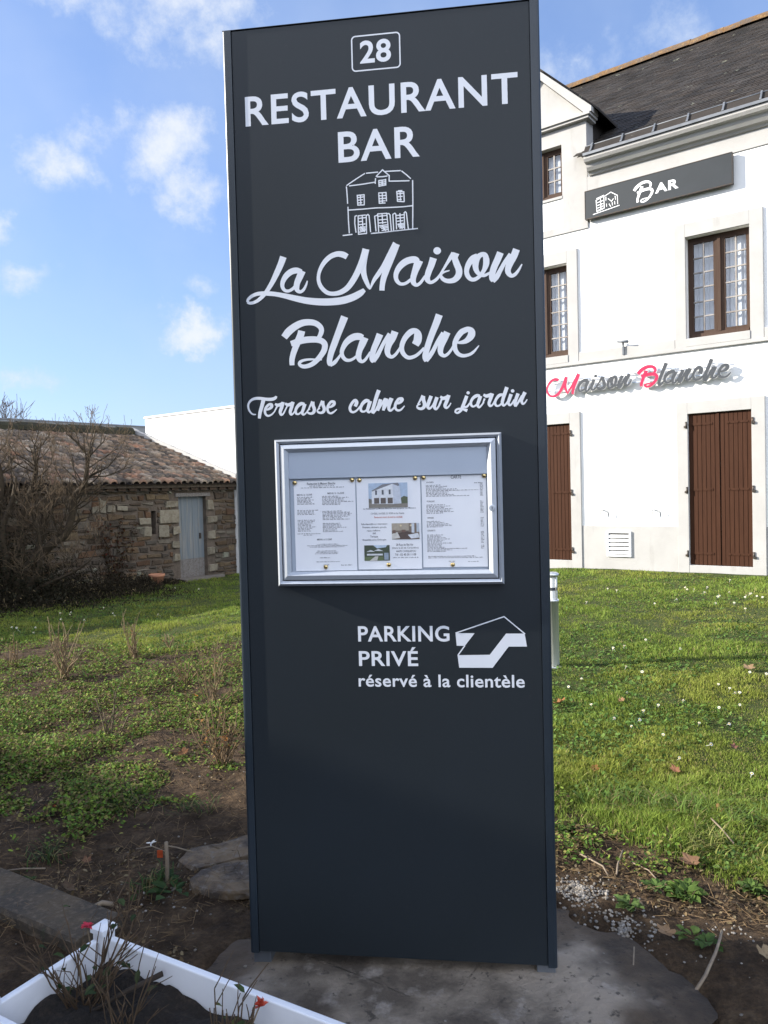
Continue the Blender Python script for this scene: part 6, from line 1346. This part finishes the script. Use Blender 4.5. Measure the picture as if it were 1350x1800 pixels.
def build_undergrowth():
    # dry growth along the foot of the shed wall, thick at the left
    n = 26000; t = -5.6 + rng.random(n) ** 1.35 * 5.0; dd = .1 + np.abs(rng.normal(0, 1, n)) * np.where(t < -1.5, .75, .18) ; hh = np.abs(rng.normal(0, 1, n)) * np.interp(t, [-6, -3, -2, -1.2, -.5], [.50, .42, .24, .08, .02]) * np.exp(-dd * .8)
    P = SH_O[None, :] + D2[None, :] * t[:, None] + H_U[None, :] * dd[:, None]; P[:, 2] = TZ(P[:, 0], P[:, 1]) + hh; s = rng.uniform(.006, .02, n)
    A = rng.normal(0, 1, (n, 3)); A[:, 2] *= 1.6; A /= np.linalg.norm(A, axis=1)[:, None]; Bv = np.cross(A, rng.normal(0, 1, (n, 3))); Bv /= np.linalg.norm(Bv, axis=1)[:, None]
    Q = np.stack([P - A * s[:, None] * 2.2, P + Bv * s[:, None] * .5, P + A * s[:, None] * 2.2, P - Bv * s[:, None] * .5], 1); tn = rng.uniform(.4, 1.4, n)[:, None] * np.array([[.034, .028, .018]]); pick = rng.random(n) < .05; tn[pick] = (.22, .17, .09)
    o = np_obj('dry_undergrowth', Q.reshape(-1, 3), np.arange(n * 4).reshape(-1, 4), 4, MT['dryleaf'], np.repeat(tn[:, None, :], 4, 1).reshape(-1, 3)); tag(o, 'dark dry undergrowth along the foot of the stone wall', 'undergrowth', kind='stuff')
    rnd = random.Random(8); V = thing('dry_climber', 'rust brown dry climber on the shed wall left of the slit window', 'climber', tuple(SH_O + D2 * -1.9 + H_U * .06))
    m = MB(); lf = MB()
    for k in range(16):
        x = rnd.uniform(-.25, .25); pts = [Vector((0, 0, 0)) + Vector(tuple(D2 * x * .4)) + Vector((0, 0, -.1))]
        for i in range(8):
            pts.append(pts[-1] + Vector(tuple(D2 * (rnd.gauss(x * .12, .05)) + H_U * rnd.gauss(0, .015))) + Vector((0, 0, rnd.uniform(.1, .2))))
            for _ in range(7):
                a = rnd.uniform(0, 6.28); leaf(lf, pts[-1], (math.cos(a), math.sin(a), rnd.uniform(-1, .4)), (0, 0, 1), rnd.uniform(.03, .06), .018, tuple(c * rnd.uniform(.5, 1.3) for c in (.085, .04, .02)))
        m.tube(pts, .006, 4)
    m.obj('stem', MT['bark'], V); lf.obj('leaves', MT['dryleaf'], V)
build_undergrowth()
def build_tree():
    rnd = random.Random(31); d = rayd(10, 752); p = CAM + d * (27.0 / d[1]); z = -.1; top = (CAM + rayd(12, 706) * (27.0 / d[1]))[2]
    T = thing('bare_tree', 'thin bare tree top showing above the flat grey roof at left', 'tree', (p[0], p[1], z)); m = MB(); H = top - z
    m.tube([(0, 0, 0), (.03, 0, H * .5), (.0, 0, H * .8), (.03, 0, H)], [.07, .05, .025, .006], 6, 0, (.8, .75, .7)); m.obj('trunk', MT['bark'], T); b = MB()
    for k in range(26):
        h = H * rnd.uniform(.62, .98); a = rnd.uniform(0, 6.28); grow(b, (0, 0, h), (math.cos(a), math.sin(a), rnd.uniform(.5, 1.3)), (H - h) * rnd.uniform(.5, .9) + .15, .012, 1, rnd, (.8, .75, .7), (.9, .8, .75), .3, .006)
    b.obj('crown', MT['bark'], T)
build_tree()

# ------------------------------------------------------------------ neighbouring house across the path (out of the frame, throws the near shade)
def build_neighbour():
    a = np.array([1.30, 2.60]); b = np.array([-2.4, 4.83]); d = (b - a) / np.linalg.norm(b - a); h = 5.2; run = h / math.tan(SUN_EL); off = np.array([sdir.x, sdir.y]); off = off / np.linalg.norm(off) * run
    c = a + off; az = math.atan2(d[1], d[0])
    T = thing('neighbouring_house', 'plain rendered house left of the path whose eaves shade the foreground', 'house', (c[0], c[1], 0), az)
    m = MB(); m.box(-11, 16, .35, 8, -.3, h - .25); m.obj('wall', MT['neighbour'], T)
    m = MB(); m.add([(-11.3, 0, h - .22), (16.3, 0, h - .22), (16.3, 0, h), (-11.3, 0, h), (-11.3, 4.2, h + .95), (16.3, 4.2, h + .95), (-11.3, 8.4, h - .1), (16.3, 8.4, h - .1)], [(0, 1, 2, 3), (3, 2, 5, 4), (4, 5, 7, 6), (0, 3, 4, 6), (1, 7, 5, 2), (0, 6, 7, 1)]); m.obj('roof', MT['slate'], T)
build_neighbour()
